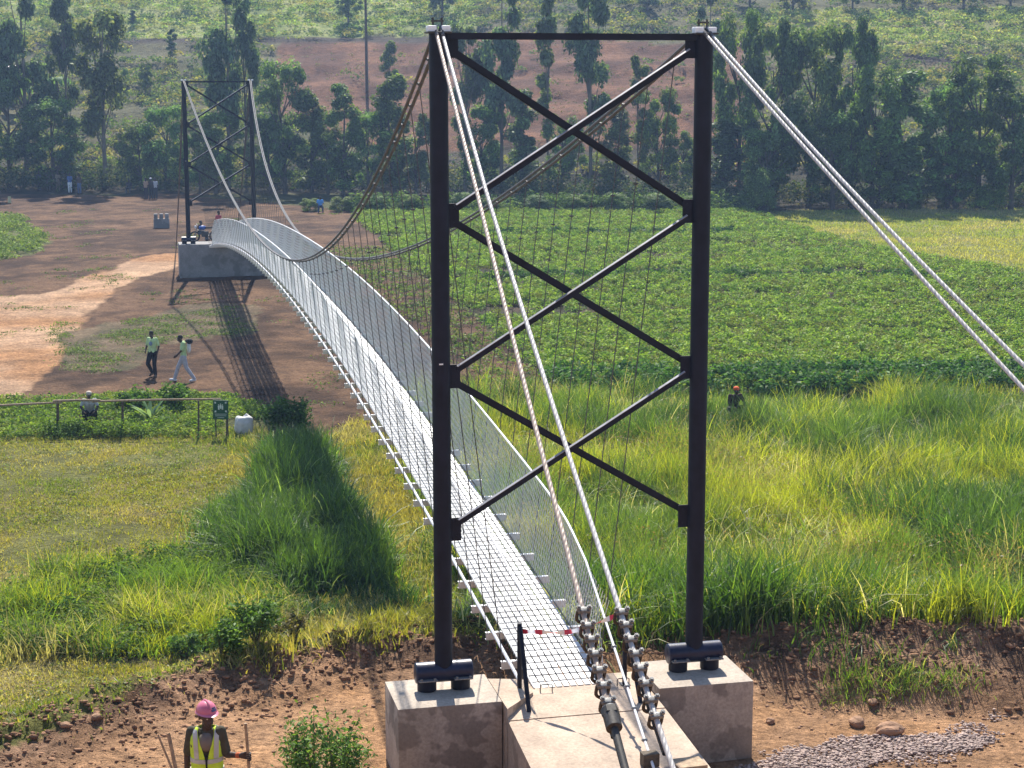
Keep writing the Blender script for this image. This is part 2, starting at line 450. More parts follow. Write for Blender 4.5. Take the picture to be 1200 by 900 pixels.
def zone_soft(px, py, poly, rag, seed, X, Y):
    n1 = (fbm(X * rag[1], Y * rag[1], 4, seed) - .5) * 2 * rag[0]
    n2 = (fbm(X * rag[1], Y * rag[1], 4, seed + 50) - .5) * 2 * rag[0] * .6
    return inpoly(px + n1, py + n2, poly)

# ------------------------------------------------------------------ ground: one sheet
def build_ground():
    rows = np.concatenate([np.linspace(-25, 13, 40, endpoint=False), np.linspace(13, 34, 210, endpoint=False), np.linspace(34, 66, 160, endpoint=False),
                           np.geomspace(66, 150, 130, endpoint=False), np.geomspace(150, 420, 130)])
    s = np.linspace(-1, 1, 461); u = np.sign(s) * (0.45 * np.abs(s) + .55 * np.abs(s) ** 3)
    Yg, U = np.meshgrid(rows, u, indexing='ij')
    Xg = U * (30 + .75 * np.maximum(Yg, 0)) - .05 * np.maximum(Yg, 0)
    Zg = height(Xg, Yg)
    X, Y, Z = Xg.ravel(), Yg.ravel(), Zg.ravel()
    px, py = project(X, np.maximum(Y, 3), Z)
    n = len(X)
    c = np.zeros((n, 3))
    big = fbm(X * .25, Y * .25, 4, 31)[:, None]; fine = fbm(X * 1.1, Y * 1.1, 4, 41)[:, None]
    mixc = lambda a, b, t: np.array(a) * (1 - t) + np.array(b) * t
    c[:] = mixc((.055, .065, .022), (.11, .105, .035), big)                      # default rough turf
    hill = Y > 150
    c[hill] = mixc((.07, .085, .03), (.15, .12, .06), fbm(X * .09, Y * .09, 4, 71)[:, None])[hill]
    def put(poly, rag, seed, a, b, t, guard=None):
        m = zone_soft(px, py, poly, rag, seed, X, Y)
        if guard is not None: m &= guard
        c[m] = mixc(a, b, sstep(.3, .7, t))[m]
    nh = ~hill
    put(Z_SOIL, (10, .3), 1, (.055, .027, .013), (.19, .105, .055), .5 * fine + .5 * big, nh)
    put(Z_PATH, (22, .16), 2, (.42, .215, .095), (.52, .33, .20), big, nh)
    put(Z_TUFT, (25, .35), 3, (.10, .085, .04), (.17, .12, .07), fine, nh)
    put(Z_BEAN, (6, .3), 4, (.045, .045, .02), (.10, .07, .045), fine, nh)
    put(Z_YEL, (5, .3), 5, (.17, .19, .06), (.25, .24, .10), fine, nh)
    put(Z_STRIP, (8, .4), 6, (.07, .085, .025), (.13, .13, .04), fine, nh)
    put(Z_LAWN, (8, .4), 7, (.15, .15, .04), (.26, .20, .085), fbm(X * .5, Y * .5, 5, 33)[:, None], nh)
    put(Z_MEADOW, (8, .4), 8, (.035, .04, .014), (.08, .07, .03), fine, nh & (Y > berm_y(X) + 1.0))
    put(Z_REED, (8, .4), 9, (.03, .035, .014), (.07, .06, .03), fine, nh)
    put(Z_WEED, (10, .4), 10, (.035, .04, .015), (.07, .065, .03), fine, nh)
    put(Z_FARGRN, (4, .3), 11, (.09, .11, .03), (.15, .15, .05), fine, nh)
    # near works: trodden orange soil in front, darker turned soil on the berm
    m = zone_soft(px, py, Z_NEARDIRT, (7, .8), 12, X, Y) & nh | (Y < 20) | ((X > 3) & (Y < berm_y(X) + .9 + .5 * fine[:, 0]))
    d = Y - berm_y(X)
    turned = np.clip(np.exp(-((d + .7) / 1.3) ** 2) * 1.15 + (fine[:, 0] - .5) * .9 + (X > 3) * .25, 0, 1)[:, None]
    cc = mixc(mixc((.45, .235, .105), (.54, .315, .17), fine), mixc((.19, .108, .064), (.36, .215, .13), sstep(.3, .7, fbm(X * 2, Y * 2, 3, 55))[:, None]), turned)
    c[m] = cc[m]
    # field banks
    m = (np.abs(Y - 58.3 - 1.2 * np.sin(X * .2)) < 1.0 + fine[:, 0]) & (X > 0) & (X < 40); c[m] = mixc((.08, .055, .035), (.16, .12, .06), fine)[m]
    # hillside strips
    f2 = fbm(X * .35, Y * .35, 4, 81)[:, None]
    put(Z_PLOUGH, (14, .12), 13, (.10, .042, .020), (.20, .092, .044), f2, hill)
    put(Z_LGREEN, (8, .1), 14, (.20, .25, .06), (.32, .33, .11), f2, hill)
    put(Z_RGREEN, (6, .1), 15, (.24, .25, .09), (.36, .32, .15), f2, hill)
    put(Z_RSLOPE, (10, .1), 16, (.17, .11, .06), (.25, .24, .09), f2, hill)
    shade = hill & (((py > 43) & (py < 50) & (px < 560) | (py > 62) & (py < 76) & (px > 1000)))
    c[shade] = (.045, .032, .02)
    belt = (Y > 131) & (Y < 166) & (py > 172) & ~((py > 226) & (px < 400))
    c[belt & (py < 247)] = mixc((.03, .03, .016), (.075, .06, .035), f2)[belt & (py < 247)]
    nr, nc = Xg.shape
    idx = np.arange(nr * nc).reshape(nr, nc)
    Q = np.stack([idx[:-1, :-1].ravel(), idx[:-1, 1:].ravel(), idx[1:, 1:].ravel(), idx[1:, :-1].ravel()], 1)
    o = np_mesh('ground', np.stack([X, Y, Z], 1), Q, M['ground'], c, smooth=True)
    tag(o, 'valley floor of soil, turf and fields rising to a hillside', 'ground', kind='structure')

build_ground()

# ------------------------------------------------------------------ scatter helper
def scatter(poly, n, yr, rag=(6, .4), seed=100, thin=None):
    """n random points of the land inside an outlined zone"""
    out = []; got = 0
    pys = [p[1] for p in poly]
    tries = 0
    while got < n and tries < 60:
        tries += 1
        k = 80000
        Y = np.sqrt(rng.uniform(yr[0] ** 2, yr[1] ** 2, k)); X = rng.uniform(-.50, .50, k) * Y
        Z = height(X, Y); px, py = project(X, Y, Z)
        m = zone_soft(px, py, poly, rag, seed, X, Y) & (px > -190) & (px < 1420)
        if thin is not None: m &= rng.uniform(0, 1, k) < thin(X, Y, px, py)
        P = np.stack([X, Y, Z], 1)[m]; out.append(P); got += len(P)
    P = np.concatenate(out); return P[rng.permutation(len(P))[:n]]

def stuff(name, parts, m, label, cat):
    V, Q, C = merge(parts)
    o = np_mesh(name, V, Q, m, C); return tag(o, label, cat, kind='stuff')

# under the bridge deck and at the works nothing grows
def clear(X, Y):
    q = np.stack([X - C0[0], Y - C0[1]], 1); al = q @ AX[:2]; la = q @ RI[:2]
    return ~((al < 3.2) & (al > -8) & (np.abs(la) < 3.2))

# ================================================================== THE BRIDGE
def B(al, la, z): return C0 * np.array([1, 1, 0]) + AX * al + RI * la + UP * z     # along, across, height
RZ = AXA                                                                             # turn of things squared to the bridge
def deck_z(t): return .95 * (1 - t) + .45 * t + 1.9 * 4 * t * (1 - t)
def cable_off(t): return .74 + .95 * (2 * t - 1) ** 2
TOPZ0, TOPZ1 = 1.05 + TH + .04, .55 + TH + .04
def cable_z(t):
    t0 = .515; a = 3.56
    return a + (TOPZ0 - a) * ((t0 - t) / t0) ** 2 if t < t0 else a + (TOPZ1 - a) * ((t - t0) / (1 - t0)) ** 2
def rail_h(t): return 1.32 - .22 * sstep(.2, .6, t) - .35 * sstep(.93, 1.0, t) - .25 * sstep(.04, 0, t)

# --- pedestals, landing, ramp
def pedestal(la0, la1, label):
    mb = MB()
    a0, a1 = -.63, .44
    c = B((a0 + a1) / 2, (la0 + la1) / 2, 0)
    mb.box((0, 0, .375), (la1 - la0, a1 - a0, 1.35), None, .012)
    o = mb.build('concrete_pedestal', M['conc'], None, True)
    o.location = c; o.rotation_euler = (0, 0, RZ)
    tag(o, label, 'pedestal', 'pedestals under the near tower'); return o
pedestal(-2.39, -1.06, 'square concrete pedestal under the near tower pole beside the helmeted worker')
pedestal(1.01, 2.30, 'square concrete pedestal under the near tower pole beside the gravel heap')

root = empty('concrete_ramp', B(-2.5, 0, 0), RZ)
tag(root, 'pale concrete approach ramp leading up to the near end of the bridge deck', 'ramp')
def rl(al, la): return (la, al + 2.5)
mb = MB()
mb.prism([rl(.30, -1.045), rl(-.28, -.60), rl(-.86, -1.045)][::-1] if False else [rl(-.86, -1.045), rl(-.22, -.56), rl(.30, -.56), rl(.30, -1.045)], -.25, [1.03, .985, .985, 1.03])
mb.build('kerb_slab', M['concramp'], root)
mb = MB()
mb.prism([rl(-.92, -1.045), rl(-.92, .995), rl(.36, .995), rl(.36, -.556), rl(-.216, -.556), rl(-.855, -1.04)], -.3, [.90, .90, .95, .95, .95, .90])
mb.build('landing', M['concramp'], root)
mb = MB()
mb.prism([rl(-6.2, -1.12), rl(-6.2, 1.08), rl(-.932, 1.0), rl(-.932, -1.05)], -.4, [.45, .45, .89, .89])
mb.build('ramp_slab', M['concramp'], root)

# --- far anchor block
mb = MB(); mb.box((0, 0, -.42), (4.6, 1.7, 1.94), None, .02)
o = mb.build('concrete_anchor_block', M['concgrey'], None, True); o.location = C1 * np.array([1, 1, 0]) + AX * .35 + RI * .1 ; o.rotation_euler = (0, 0, RZ)
tag(o, 'wide grey concrete block carrying the far tower and the far deck end', 'anchor block')

# --- towers
def make_tower():
    root = empty('bridge_tower', C0, RZ)
    tag(root, 'tall near bridge tower of two black pipe poles with crossed braces', 'bridge tower', 'pipe towers of the footbridge')
    h = SPC / 2
    for sx in (-1, 1):
        mb = MB(); mb.cyl((sx * h, 0, .20), (sx * h, 0, TH - .02), .115, 28)
        p = mb.build('pole', M['navy'], root, True)
        mb = MB(); mb.box((0, 0, 0), (.05, .004, .018)); mb.build('tag_plate', M['white'], p, loc=(sx * h - .02, -.119, 4.25)) if sx < 0 else None
        mb = MB(); mb.cyl((sx * h - .37, 0, .235), (sx * h + .37, 0, .235), .135, 28, .012)
        r = mb.build('base_roller', M['roller'], root, True)
        for k in (-1, 1):
            mb = MB(); mb.cyl((sx * h + k * .22, 0, 0), (sx * h + k * .22, 0, .17), .125, 20, .008)
            mb.build('bearing_foot', M['navy'], root, True)
            mb = MB(); mb.box((sx * h + k * .23, -.155, .175), (.24, .09, .016), None, .003)
            for q in (-.085, .085): mb.cyl((sx * h + k * .23 + q, -.17, .175), (sx * h + k * .23 + q, -.17, .205), .019, 6)
            mb.build('clamp_strap', M['clip'], root)
        for k in (-1, 1):
            mb = MB(); mb.box((sx * h + k * .085, 0, TH + .035), (.105, .17, .075), None, .012); mb.build('saddle_cheek', M['white'], root, True)
        mb = MB(); mb.box((sx * h, 0, TH - .008), (.30, .24, .022), None, .004)
        mb.box((sx * h, .06, TH + .13), (.15, .05, .022)); 
        for k in (-1, 1): mb.cyl((sx * h + k * .055, .06, TH + .01), (sx * h + k * .055, .06, TH + .17), .014, 8)
        mb.build('saddle', M['clipdark'], root)
    zt = TH - .085
    mb = MB(); mb.bar((-h + .1, 0, zt + .035), (h - .1, 0, zt + .035), .09, .08); mb.build('top_beam', M['navy'], root)
    nodes = [TH - .20, TH - 2.22, TH - 4.23, TH - 6.20]
    x0 = h - .2
    for i in range(3):
        a, b = nodes[i] - (.09 if i else .04), nodes[i + 1] + .09
        # rising to the right: the flange on top is tilted and coloured pale as a sun glint; falling: the flange hangs below
        mb = MB(); p, q = (-x0, -.02, b), (x0, -.02, a)
        mb.bar(p, q, .010, .085)
        dz = .045
        br = mb.build('brace', M['navy'], root)
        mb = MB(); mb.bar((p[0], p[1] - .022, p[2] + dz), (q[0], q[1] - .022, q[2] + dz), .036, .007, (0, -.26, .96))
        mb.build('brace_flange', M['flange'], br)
        mb = MB(); p, q = (-x0, .045, a), (x0, .045, b)
        mb.bar(p, q, .010, .085)
        mb.bar((p[0], p[1] + .03, p[2] - dz), (q[0], q[1] + .03, q[2] - dz), .07, .012)
        mb.build('brace', M['navy'], root)
    for i, z in enumerate(nodes):
        for sx in (-1, 1):
            mb = MB(); mb.box((sx * (h - .17), .012, z), (.15, .014, .30 if i else .22), None, .003)
            for q in (-.09, .09): mb.cyl((sx * (h - .185), -.004, z + q * (1 if i else .7)), (sx * (h - .185), .02, z + q * (1 if i else .7)), .011, 6)
            mb.build('gusset_plate', M['navy'], root)
    return root
tower = make_tower()
far = dup(tower, C1, RZ, label='far bridge tower of two black pipe poles seen small before the wooded slope')

# --- the suspension cables: two a side, each one rope from anchor over both saddles to the far anchor
def rope_mesh(mb, pts, r, lay=.6, lobes=8):
    """lobed cross-section that turns along the rope"""
    pts = [Vector(p) for p in pts]; n = lobes * 3
    V = []; Fc = []; s = 0
    for i, p in enumerate(pts):
        t = (pts[min(i + 1, len(pts) - 1)] - pts[max(i - 1, 0)]).normalized()
        x = t.cross(Vector((1, 0, 0))).normalized(); y = t.cross(x)
        if i: s += (p - pts[i - 1]).length
        ph = 2 * PI * s / lay
        for k in range(n):
            a = 2 * PI * k / n
            rr = r * (1 + .07 * math.cos(lobes * a))
            V.append(p + (x * math.cos(a + ph) + y * math.sin(a + ph)) * rr)
    for i in range(len(pts) - 1):
        for k in range(n):
            Fc.append((i * n + k, i * n + (k + 1) % n, (i + 1) * n + (k + 1) % n, (i + 1) * n + k))
    mb.add(V, Fc)

def backstay(side, splay, q0, q1, sag, run):
    """points of the stay: from the saddle, through the surveyed bearing q1, 'run' metres on plan"""
    top = B(0, side * SPC / 2, TOPZ0)
    b = AXA + math.radians(splay); d = np.array([math.sin(b), -math.cos(b), 0]); n = np.array([d[1], -d[0], 0])
    R = ray(*q1); o = np.array([0, 0, CZ]); k = ((top - o) @ n) / (R @ n); Q = o + R * k
    L1 = (Q - top) @ d; sl = (Q[2] - top[2]) / L1
    return lambda s: top + d * s + UP * (sl * s - sag * 4 * (s / L1) * (1 - s / L1) if s < L1 else sl * s + sag * 4 / L1 * (s - L1)), L1
STAYS = {'a': (-1, -3, (730, 900), .12), 'b': (-1, -1, (787, 900), .15), 'c': (1, 10, (1200, 458), .05), 'd': (1, 11, (1200, 430), .06)}
def make_cable(key, dx, mname, label, clips):
    side, splay, q1, sag = STAYS[key]
    fn, L1 = backstay(side, splay, None, q1, sag, 0)
    run = L1
    while fn(run)[2] > hz(*fn(run)[:2]) - .1 and run < 22: run += .1
    ss = np.arange(run, .15, -.03)
    mb = MB()
    lead = [fn(s) + RI * dx * max(0, 1 - s / 3) for s in ss]
    rope_mesh(mb, lead, .0205)
    over = [fn(.15) + RI * dx, B(0, side * SPC / 2 + dx, TOPZ0 + .02)]
    for t in np.linspace(.003, .997, 150):
        over.append(B(t * SPAN, side * cable_off(t) + dx, cable_z(t) + (0 if dx < 0 else -.035)))
    e = C1 * np.array([1, 1, 0]) + RI * (side * SPC / 2 + dx) + UP * (TOPZ1 + .02); over.append(e)
    # far side: down to the far anchorage
    fe = C1 * np.array([1, 1, 0]) + AX * 15.5 + RI * side * (SPC / 2 + .1)
    fz = hz(fe[0], fe[1])
    for k in (.33, .66, 1.0): over.append(e * (1 - k) + (fe + UP * (fz - .1)) * k + UP * (-.25 * 4 * k * (1 - k)))
    mb.mi = 1; mb.tube(over, .024, 8)
    o = mb.build('suspension_cable', [M[mname], M['mainrope']], None, True)
    tag(o, label, 'cable', 'wire ropes carrying the footbridge')
    # bulldog clips with their U-bolts, and the end fitting
    for i, s in enumerate(clips or []):
        p = Vector(fn(s)); t = (Vector(fn(s + .1)) - p).normalized(); x = Vector(RI).normalized(); x = (x - t * x.dot(t)).normalized(); up = x.cross(t)
        if up.z < 0: up = -up
        R = Matrix((x, t, up)).transposed(); q = p - up * .03
        mb = MB(); mb.mi = 0
        mb.box(q + up * .055, (.098, .050, .036), R, .010)
        for k in (-1, 1):
            mb.cyl(q + x * .043 * k + up * .05, q + x * .043 * k + up * .108, .012, 8)
            mb.cyl(q + x * .043 * k + up * .078, q + x * .043 * k + up * .096, .021, 6)
        mb.mi = 1
        arc = [q + x * .047 * math.cos(a) - up * (.02 + .058 * math.sin(a)) for a in np.linspace(0, PI, 9)]
        mb.tube([q + x * .047 + up * .05] + arc + [q - x * .047 + up * .05], .014, 6)
        mb.build('rope_clip', [M['clip'], M['clipdark']], o, True)
    if clips:                                              # the doubled tail of the rope below the main strand
        a, b = clips[0] - .12, clips[-1] + .25
        pts = [fn(s) - UP * .062 for s in np.arange(a, b, .03)]
        mb = MB(); rope_mesh(mb, pts, .022); mb.build('rope_tail', M['clipdark'], o, True)
    return o, fn
def srun(fn, py, lo, hi):
    for _ in range(50):
        m = (lo + hi) / 2; P = fn(m); y = project(P[0], P[1], P[2])[1]
        lo, hi = (m, hi) if y < py else (lo, m)
    return m
fA, _ = backstay(*STAYS['a'][:2], None, STAYS['a'][2], STAYS['a'][3], 0)
fB, _ = backstay(*STAYS['b'][:2], None, STAYS['b'][2], STAYS['b'][3], 0)
clA = [srun(fA, y, 2, 14) for y in (718, 736, 752, 769, 788, 806, 825)]
clB = [srun(fB, y, 2, 14) for y in (720, 735, 752, 769, 786, 804, 823, 842)]
cabA, _ = make_cable('a', -.035, 'dustrope', 'dusty brown rope from the left pole top ending in the inner row of clips', clA)
cabB, _ = make_cable('b', .035, 'rope', 'grey twisted rope from the left pole top ending in the outer row of clips', clB)
cabC, _ = make_cable('c', -.035, 'rope', 'lower of the two ropes slanting from the right pole top out of the picture', None)
cabD, _ = make_cable('d', .035, 'rope', 'upper of the two ropes slanting from the right pole top out of the picture', None)
# socket closing the inner row
s = srun(fA, 842, 2, 14); p = Vector(fA(s)); t = (Vector(fA(s + .1)) - p).normalized(); q = p + Vector((0, 0, .02))
mb = MB(); mb.cyl(q - t * .02, q + t * .13, .062, 18, .006); mb.cyl(q - t * .06, q + t * .0, .07, 6); mb.cyl(q + t * .13, q + t * .55, .032, 10)
mb.build('socket', M['clipdark'], cabA, True)
mb = MB(); n = 20
up = Vector((0, 0, 1))
ring = [q - t * .065 + (Vector(RI) * math.cos(a) + Vector(RI).cross(t) * math.sin(a)) * .052 for a in np.linspace(0, 2 * PI, 21)]
mb.tube(ring, .010, 6); mb.build('socket_ring', M['clip'], cabA, True)

# --- the walkway
walk = empty('footbridge_walkway', B(0, 0, 0), RZ)
tag(walk, 'long narrow cambered footbridge walkway of pale metal plates with wire mesh sides', 'footbridge')
def L3(t, la, z): return (la, t * SPAN, z)                  # in the walkway's own frame
NB = 71
panel = None
for i in range(NB):
    t = (i + .5) / NB; dt = .5 / NB
    za, zb = deck_z(t - dt), deck_z(t + dt); sl = math.atan2(zb - za, SPAN / NB); ln = SPAN / NB / math.cos(sl)
    if panel is None:
        mb = MB(); nx, ny = 10, 5; w = .96
        for a in range(nx):
            for b in range(ny):
                mb.box((-w / 2 + w / nx * (a + .5), -ln / 2 + ln / ny * (b + .5), -.012), (w / nx - .021, ln / ny - .044, .02))
        for b in (-.25, .25): mb.box((0, ln * b * 1.2, -.038), (w - .04, .03, .03))
        mb.mi = 1
        for a in range(6): mb.box((-w / 2 + w / 6 * (a + .5), 0, -.046), (.10, ln - .03, .018))  # dark strips added below to blacken the gaps and thicken the deck shadow
        panel = mb.build('deck_panel', [M['galvplate'], M['hanger']], walk); o = panel
    else:
        o = panel.copy(); COL.objects.link(o)
    o.parent = walk; o.location = L3(t, 0, (za + zb) / 2); o.rotation_euler = (sl, 0, 0)
beam = None
for i in range(1, NB):
    t = i / NB
    if beam is None:
        mb = MB(); mb.box((0, 0, -.10), (1.42, .012, .10)); mb.box((0, .028, -.051), (1.42, .068, .008)); mb.box((0, .028, -.149), (1.42, .068, .008))
        beam = mb.build('crossbeam', M['galv'], walk); o = beam
    else:
        o = beam.copy(); COL.objects.link(o)
    o.parent = walk; o.location = L3(t, 0, deck_z(t))
# white pipe beside the deck, carried on the beam ends
mb = MB(); mb.tube([L3(t, -.615, deck_z(t) - .022) for t in np.linspace(0.0, 1, 120)], .024, 10); mb.build('side_pipe', M['white'], walk, True)
mb = MB(); mb.tube([L3(t, -.49, deck_z(t) + .012) for t in np.linspace(0.0, 1, 120)], .010, 6)
mb.build('edge_cable', M['white'], walk, True)
mb = MB(); mb.tube([L3(t, .49, deck_z(t) + .012) for t in np.linspace(0.0, 1, 120)], .010, 6)
mb.build('edge_cable', M['hanger'], walk, True)
# hand cables, running on from the near mesh down to the ramp
def rail_pt(side, t): return L3(t, side * (.52 + .14 * sstep(0, .06, t) * sstep(1, .9, t)), deck_z(t) + rail_h(t))
def loc(P): P = np.array(P) - B(0, 0, 0); return (P @ RI, P @ AX, P[2])
for side in (-1, 1):
    pts = [rail_pt(side, t) for t in np.linspace(.018 if side > 0 else .004, 1.0, 160)]
    if side > 0:
        e = np.array([1.66, 19.55, .80]); s0 = Vector(pts[0]); e = Vector(loc(e))
        pts = [tuple(e * (1 - k) + s0 * k) for k in np.linspace(0, 1, 12)[:-1]] + pts
    mb = MB(); mb.tube(pts, .017, 8); hc = mb.build('hand_cable', M['white'], walk, True)
    if side > 0:
        for k in (.12, .26, .36, .55):
            c = e * (1 - k) + s0 * k; mb = MB(); mb.sphere(c, .034, 10, 6, (1.2, 1, .8)); mb.build('cable_tie', M['clip'], hc, True)
# wire mesh sides (woven diamonds)
def mesh_side(side):
    sp = .098; k0 = np.arange(-1.5, SPAN + 1.5, sp); VV = []; QQ = []; n0 = 0
    vs = np.array([0, .33, .66, 1.0])
    for d in (-1, 1):
        pts = []
        for v in vs:
            u = k0 + d * v * .62; t = np.clip(u / SPAN, 0, 1)
            la = side * (.50 + (.02 + .14 * sstep(0, .06, t) * sstep(1, .9, t)) * v) + d * .002
            la = la + side * v * (.022 * np.sin(u * 2.3 + side) + .018 * np.sin(u * .9 + 2 * v))
            pts.append(np.stack([la, np.clip(u, .1, SPAN), deck_z(t) - .02 + (rail_h(t) + .02) * v], 1))
        ok = (k0 > -.6) & (k0 < SPAN + .6) & (pts[0][:, 1] > .1) & (pts[3][:, 1] > .1) & (pts[0][:, 1] < SPAN) & (pts[3][:, 1] < SPAN)
        for a in range(3):
            p, q = pts[a][ok], pts[a + 1][ok]; n = len(p); r = .0023 if side < 0 else .0036
            offs = np.array([[r, 0, 0], [-r, r, 0], [-r, -r, 0]])
            V = np.stack([p + offs[0], p + offs[1], p + offs[2], q + offs[0], q + offs[1], q + offs[2]], 1).reshape(-1, 3)
            b = n0 + np.arange(n)[:, None] * 6
            Q = np.concatenate([b + np.array([[0, 1, 4, 3]]), b + np.array([[1, 2, 5, 4]]), b + np.array([[2, 0, 3, 5]])])
            VV.append(V); QQ.append(Q); n0 += len(V)
    np_mesh('mesh_side', np.concatenate(VV), np.concatenate(QQ), M['wire'], None, walk)
mesh_side(-1); mesh_side(1)
# suspenders: the hundred nearest one by one, the far ones together
rest = MB()
for i in range(1, NB):
    t = i / NB
    for side in (-1, 1):
        a = Vector(L3(t, side * .69, deck_z(t) - .05)); b = Vector(L3(t, side * cable_off(t), cable_z(t) - .02))
        if (b - a).length < .3: continue
        mb = MB() if i <= 50 else rest
        mb.tube([a, b], .0075, 6)
        mb.cyl(b - Vector((0, .05, .03)), b + Vector((0, .05, -.02)), .022, 8)
        if (b - a).length > 2: m = b * .82 + a * .18; mb.cyl(m - Vector((.03, 0, 0)), m + Vector((.03, 0, 0)), .014, 6)
        if i <= 50: mb.build('suspender', M['hanger'], walk)
o = rest.build('far_suspender', M['hanger'], walk); o['kind'] = 'stuff'; o.name = 'suspender'

# --- black end posts of the handrail
def endpost(la, label, lean):
    r = empty('handrail_post', B(-.05, la, .93), RZ); tag(r, label, 'handrail post', 'black posts at the near deck end')
    mb = MB(); mb.cyl((0, 0, 0), (0, 0, .94), .032, 14, .004); mb.build('post', M['navy'], r, True)
    mb = MB(); mb.cyl((.0, -.04, .90), (lean, -.66, -.03), .030, 14); mb.build('brace', M['navy'], r, True)
    mb = MB(); mb.box((0, 0, .006), (.13, .13, .012)); mb.build('base_plate', M['navy'], r)
endpost(-.70, 'black braced post at the deck end beside the left pole pedestal', -.03)
endpost(.72, 'black braced post at the deck end behind the rows of rope clips', .02)
# bent rebar staple by the deck end
for la, lab in ((-.44, 'small bent wire staple at the deck end near the left handrail post'), (.60, 'small bent wire staple at the deck end near the right handrail post')):
    mb = MB(); a = B(-.12, la, .94); b = a + RI * .16
    mb.tube([a, a + UP * .09, a + UP * .10 + RI * .02, b + UP * .10 - RI * .02, b + UP * .09, b], .008, 6)
    tag(mb.build('rebar_staple', M['hanger'], None, True), lab, 'wire staple')

# --- red and white barrier tape
m, nt, out = new_mat('red_white_tape'); bs = nt.nodes.new('ShaderNodeBsdfPrincipled'); bs.inputs['Roughness'].default_value = .4
at = nt.nodes.new('ShaderNodeAttribute'); at.attribute_name = 'Col'; nt.links.new(at.outputs['Color'], bs.inputs['Base Color']); nt.links.new(bs.outputs[0], out.inputs[0]); M['tape'] = m
a = np.array(B(-.05, -.68, 1.76)); bpt = np.array(fB(clB[0])) ; bpt = atY(722, 722, 21.2)
nseg = 90; V = []; C = []
for i in range(nseg + 1):
    k = i / nseg; p = a * (1 - k) + bpt * k - UP * .10 * 4 * k * (1 - k) + UP * .012 * math.sin(k * 9)
    tw = math.sin(k * 14) * 1.1; dv = UP * math.cos(tw) + AX * math.sin(tw)
    for sgn in (-1, 1): V.append(p + dv * .033 * sgn); C.append((.72, .03, .05) if (k * 6.5) % 1 < .48 else (.85, .84, .82))
Q = [(2 * i, 2 * i + 1, 2 * i + 3, 2 * i + 2) for i in range(nseg)]
tag(np_mesh('barrier_tape', np.array(V), np.array(Q), M['tape'], np.array(C)), 'red and white barrier tape stretched across the near deck end', 'barrier tape')

# --- two offcuts of timber on the ramp
def timber(px0, px1, z, size, label):
    P = atY(px0, px1, 19.72); 
    mb = MB(); mb.box((0, 0, size[2] / 2), size, None, .006); o = mb.build('timber_block', M['wooddark'] if size[2] > .1 else M['wood'], None)
    la = (P - B(0, 0, 0)) @ RI; al = (P - B(0, 0, 0)) @ AX
    q = B(al, la, z(al)); o.location = q; o.rotation_euler = (0, 0, RZ + .05); tag(o, label, 'timber')
rampz = lambda al: np.interp(al, [-6.2, -.932], [.45, .89]) + .003
timber(760, 893, rampz, (.20, .14, .16), 'dark square timber block on the ramp beside the clip row')
timber(806, 897, rampz, (.36, .30, .05), 'flat pale board lying on the ramp right of the dark block')
#PART3

# ================================================================== GRASS, CROPS, WEEDS (each a mass nobody could count)
YG = (.38, .42, .045); DG = (.085, .16, .03); ST = (.42, .38, .20); BG = (.16, .26, .045)

def grass_mass(P, nb, hr, w, spread, lean, cols, bend=.6, seg=3, hfun=None):
    """P clump roots; nb blades each"""
    n = len(P) * nb
    R = np.repeat(P, nb, 0)
    R = R + np.concatenate([rng.normal(0, spread, (n, 2)), np.zeros((n, 1))], 1)
    R[:, 2] = height(R[:, 0], R[:, 1]) - .03
    hc = np.repeat(rng.uniform(hr[0], hr[1], len(P)), nb)
    if hfun is not None: hc = hc * np.repeat(hfun(P), nb)
    h = hc * rng.uniform(.55, 1.1, n)
    # colour drifts in patches over the field
    wts = np.stack([fbm(R[:, 0] * .32 + 7 * i, R[:, 1] * .32, 3, 200 + i) + rng.normal(0, .10, n) + c[1] for i, c in enumerate(cols)], 1)
    k = np.argmax(wts, 1); base = np.array([c[0] for c in cols])[k]
    col = base * np.exp(rng.normal(0, .22, (n, 1)))
    flat = np.repeat(rng.uniform(.5, 1.25, len(P)), nb)
    azc = np.repeat(rng.uniform(0, 2 * PI, len(P)), nb)
    az = np.where(rng.uniform(0, 1, n) < .35, azc + rng.normal(0, .6, n), rng.uniform(0, 2 * PI, n))
    return blades(R, h, w * rng.uniform(.7, 1.4, n), np.clip(lean * flat * rng.uniform(.3, 1.7, n), 0, 1.1), np.clip(col, .004, .8), bend, seg, az)

def under_bridge(P):
    """grass under the deck stays lower"""
    q = P[:, :2] - C0[None, :2]; la = q @ RI[:2]
    return np.where(np.abs(la) < 1.6, .55, 1.)

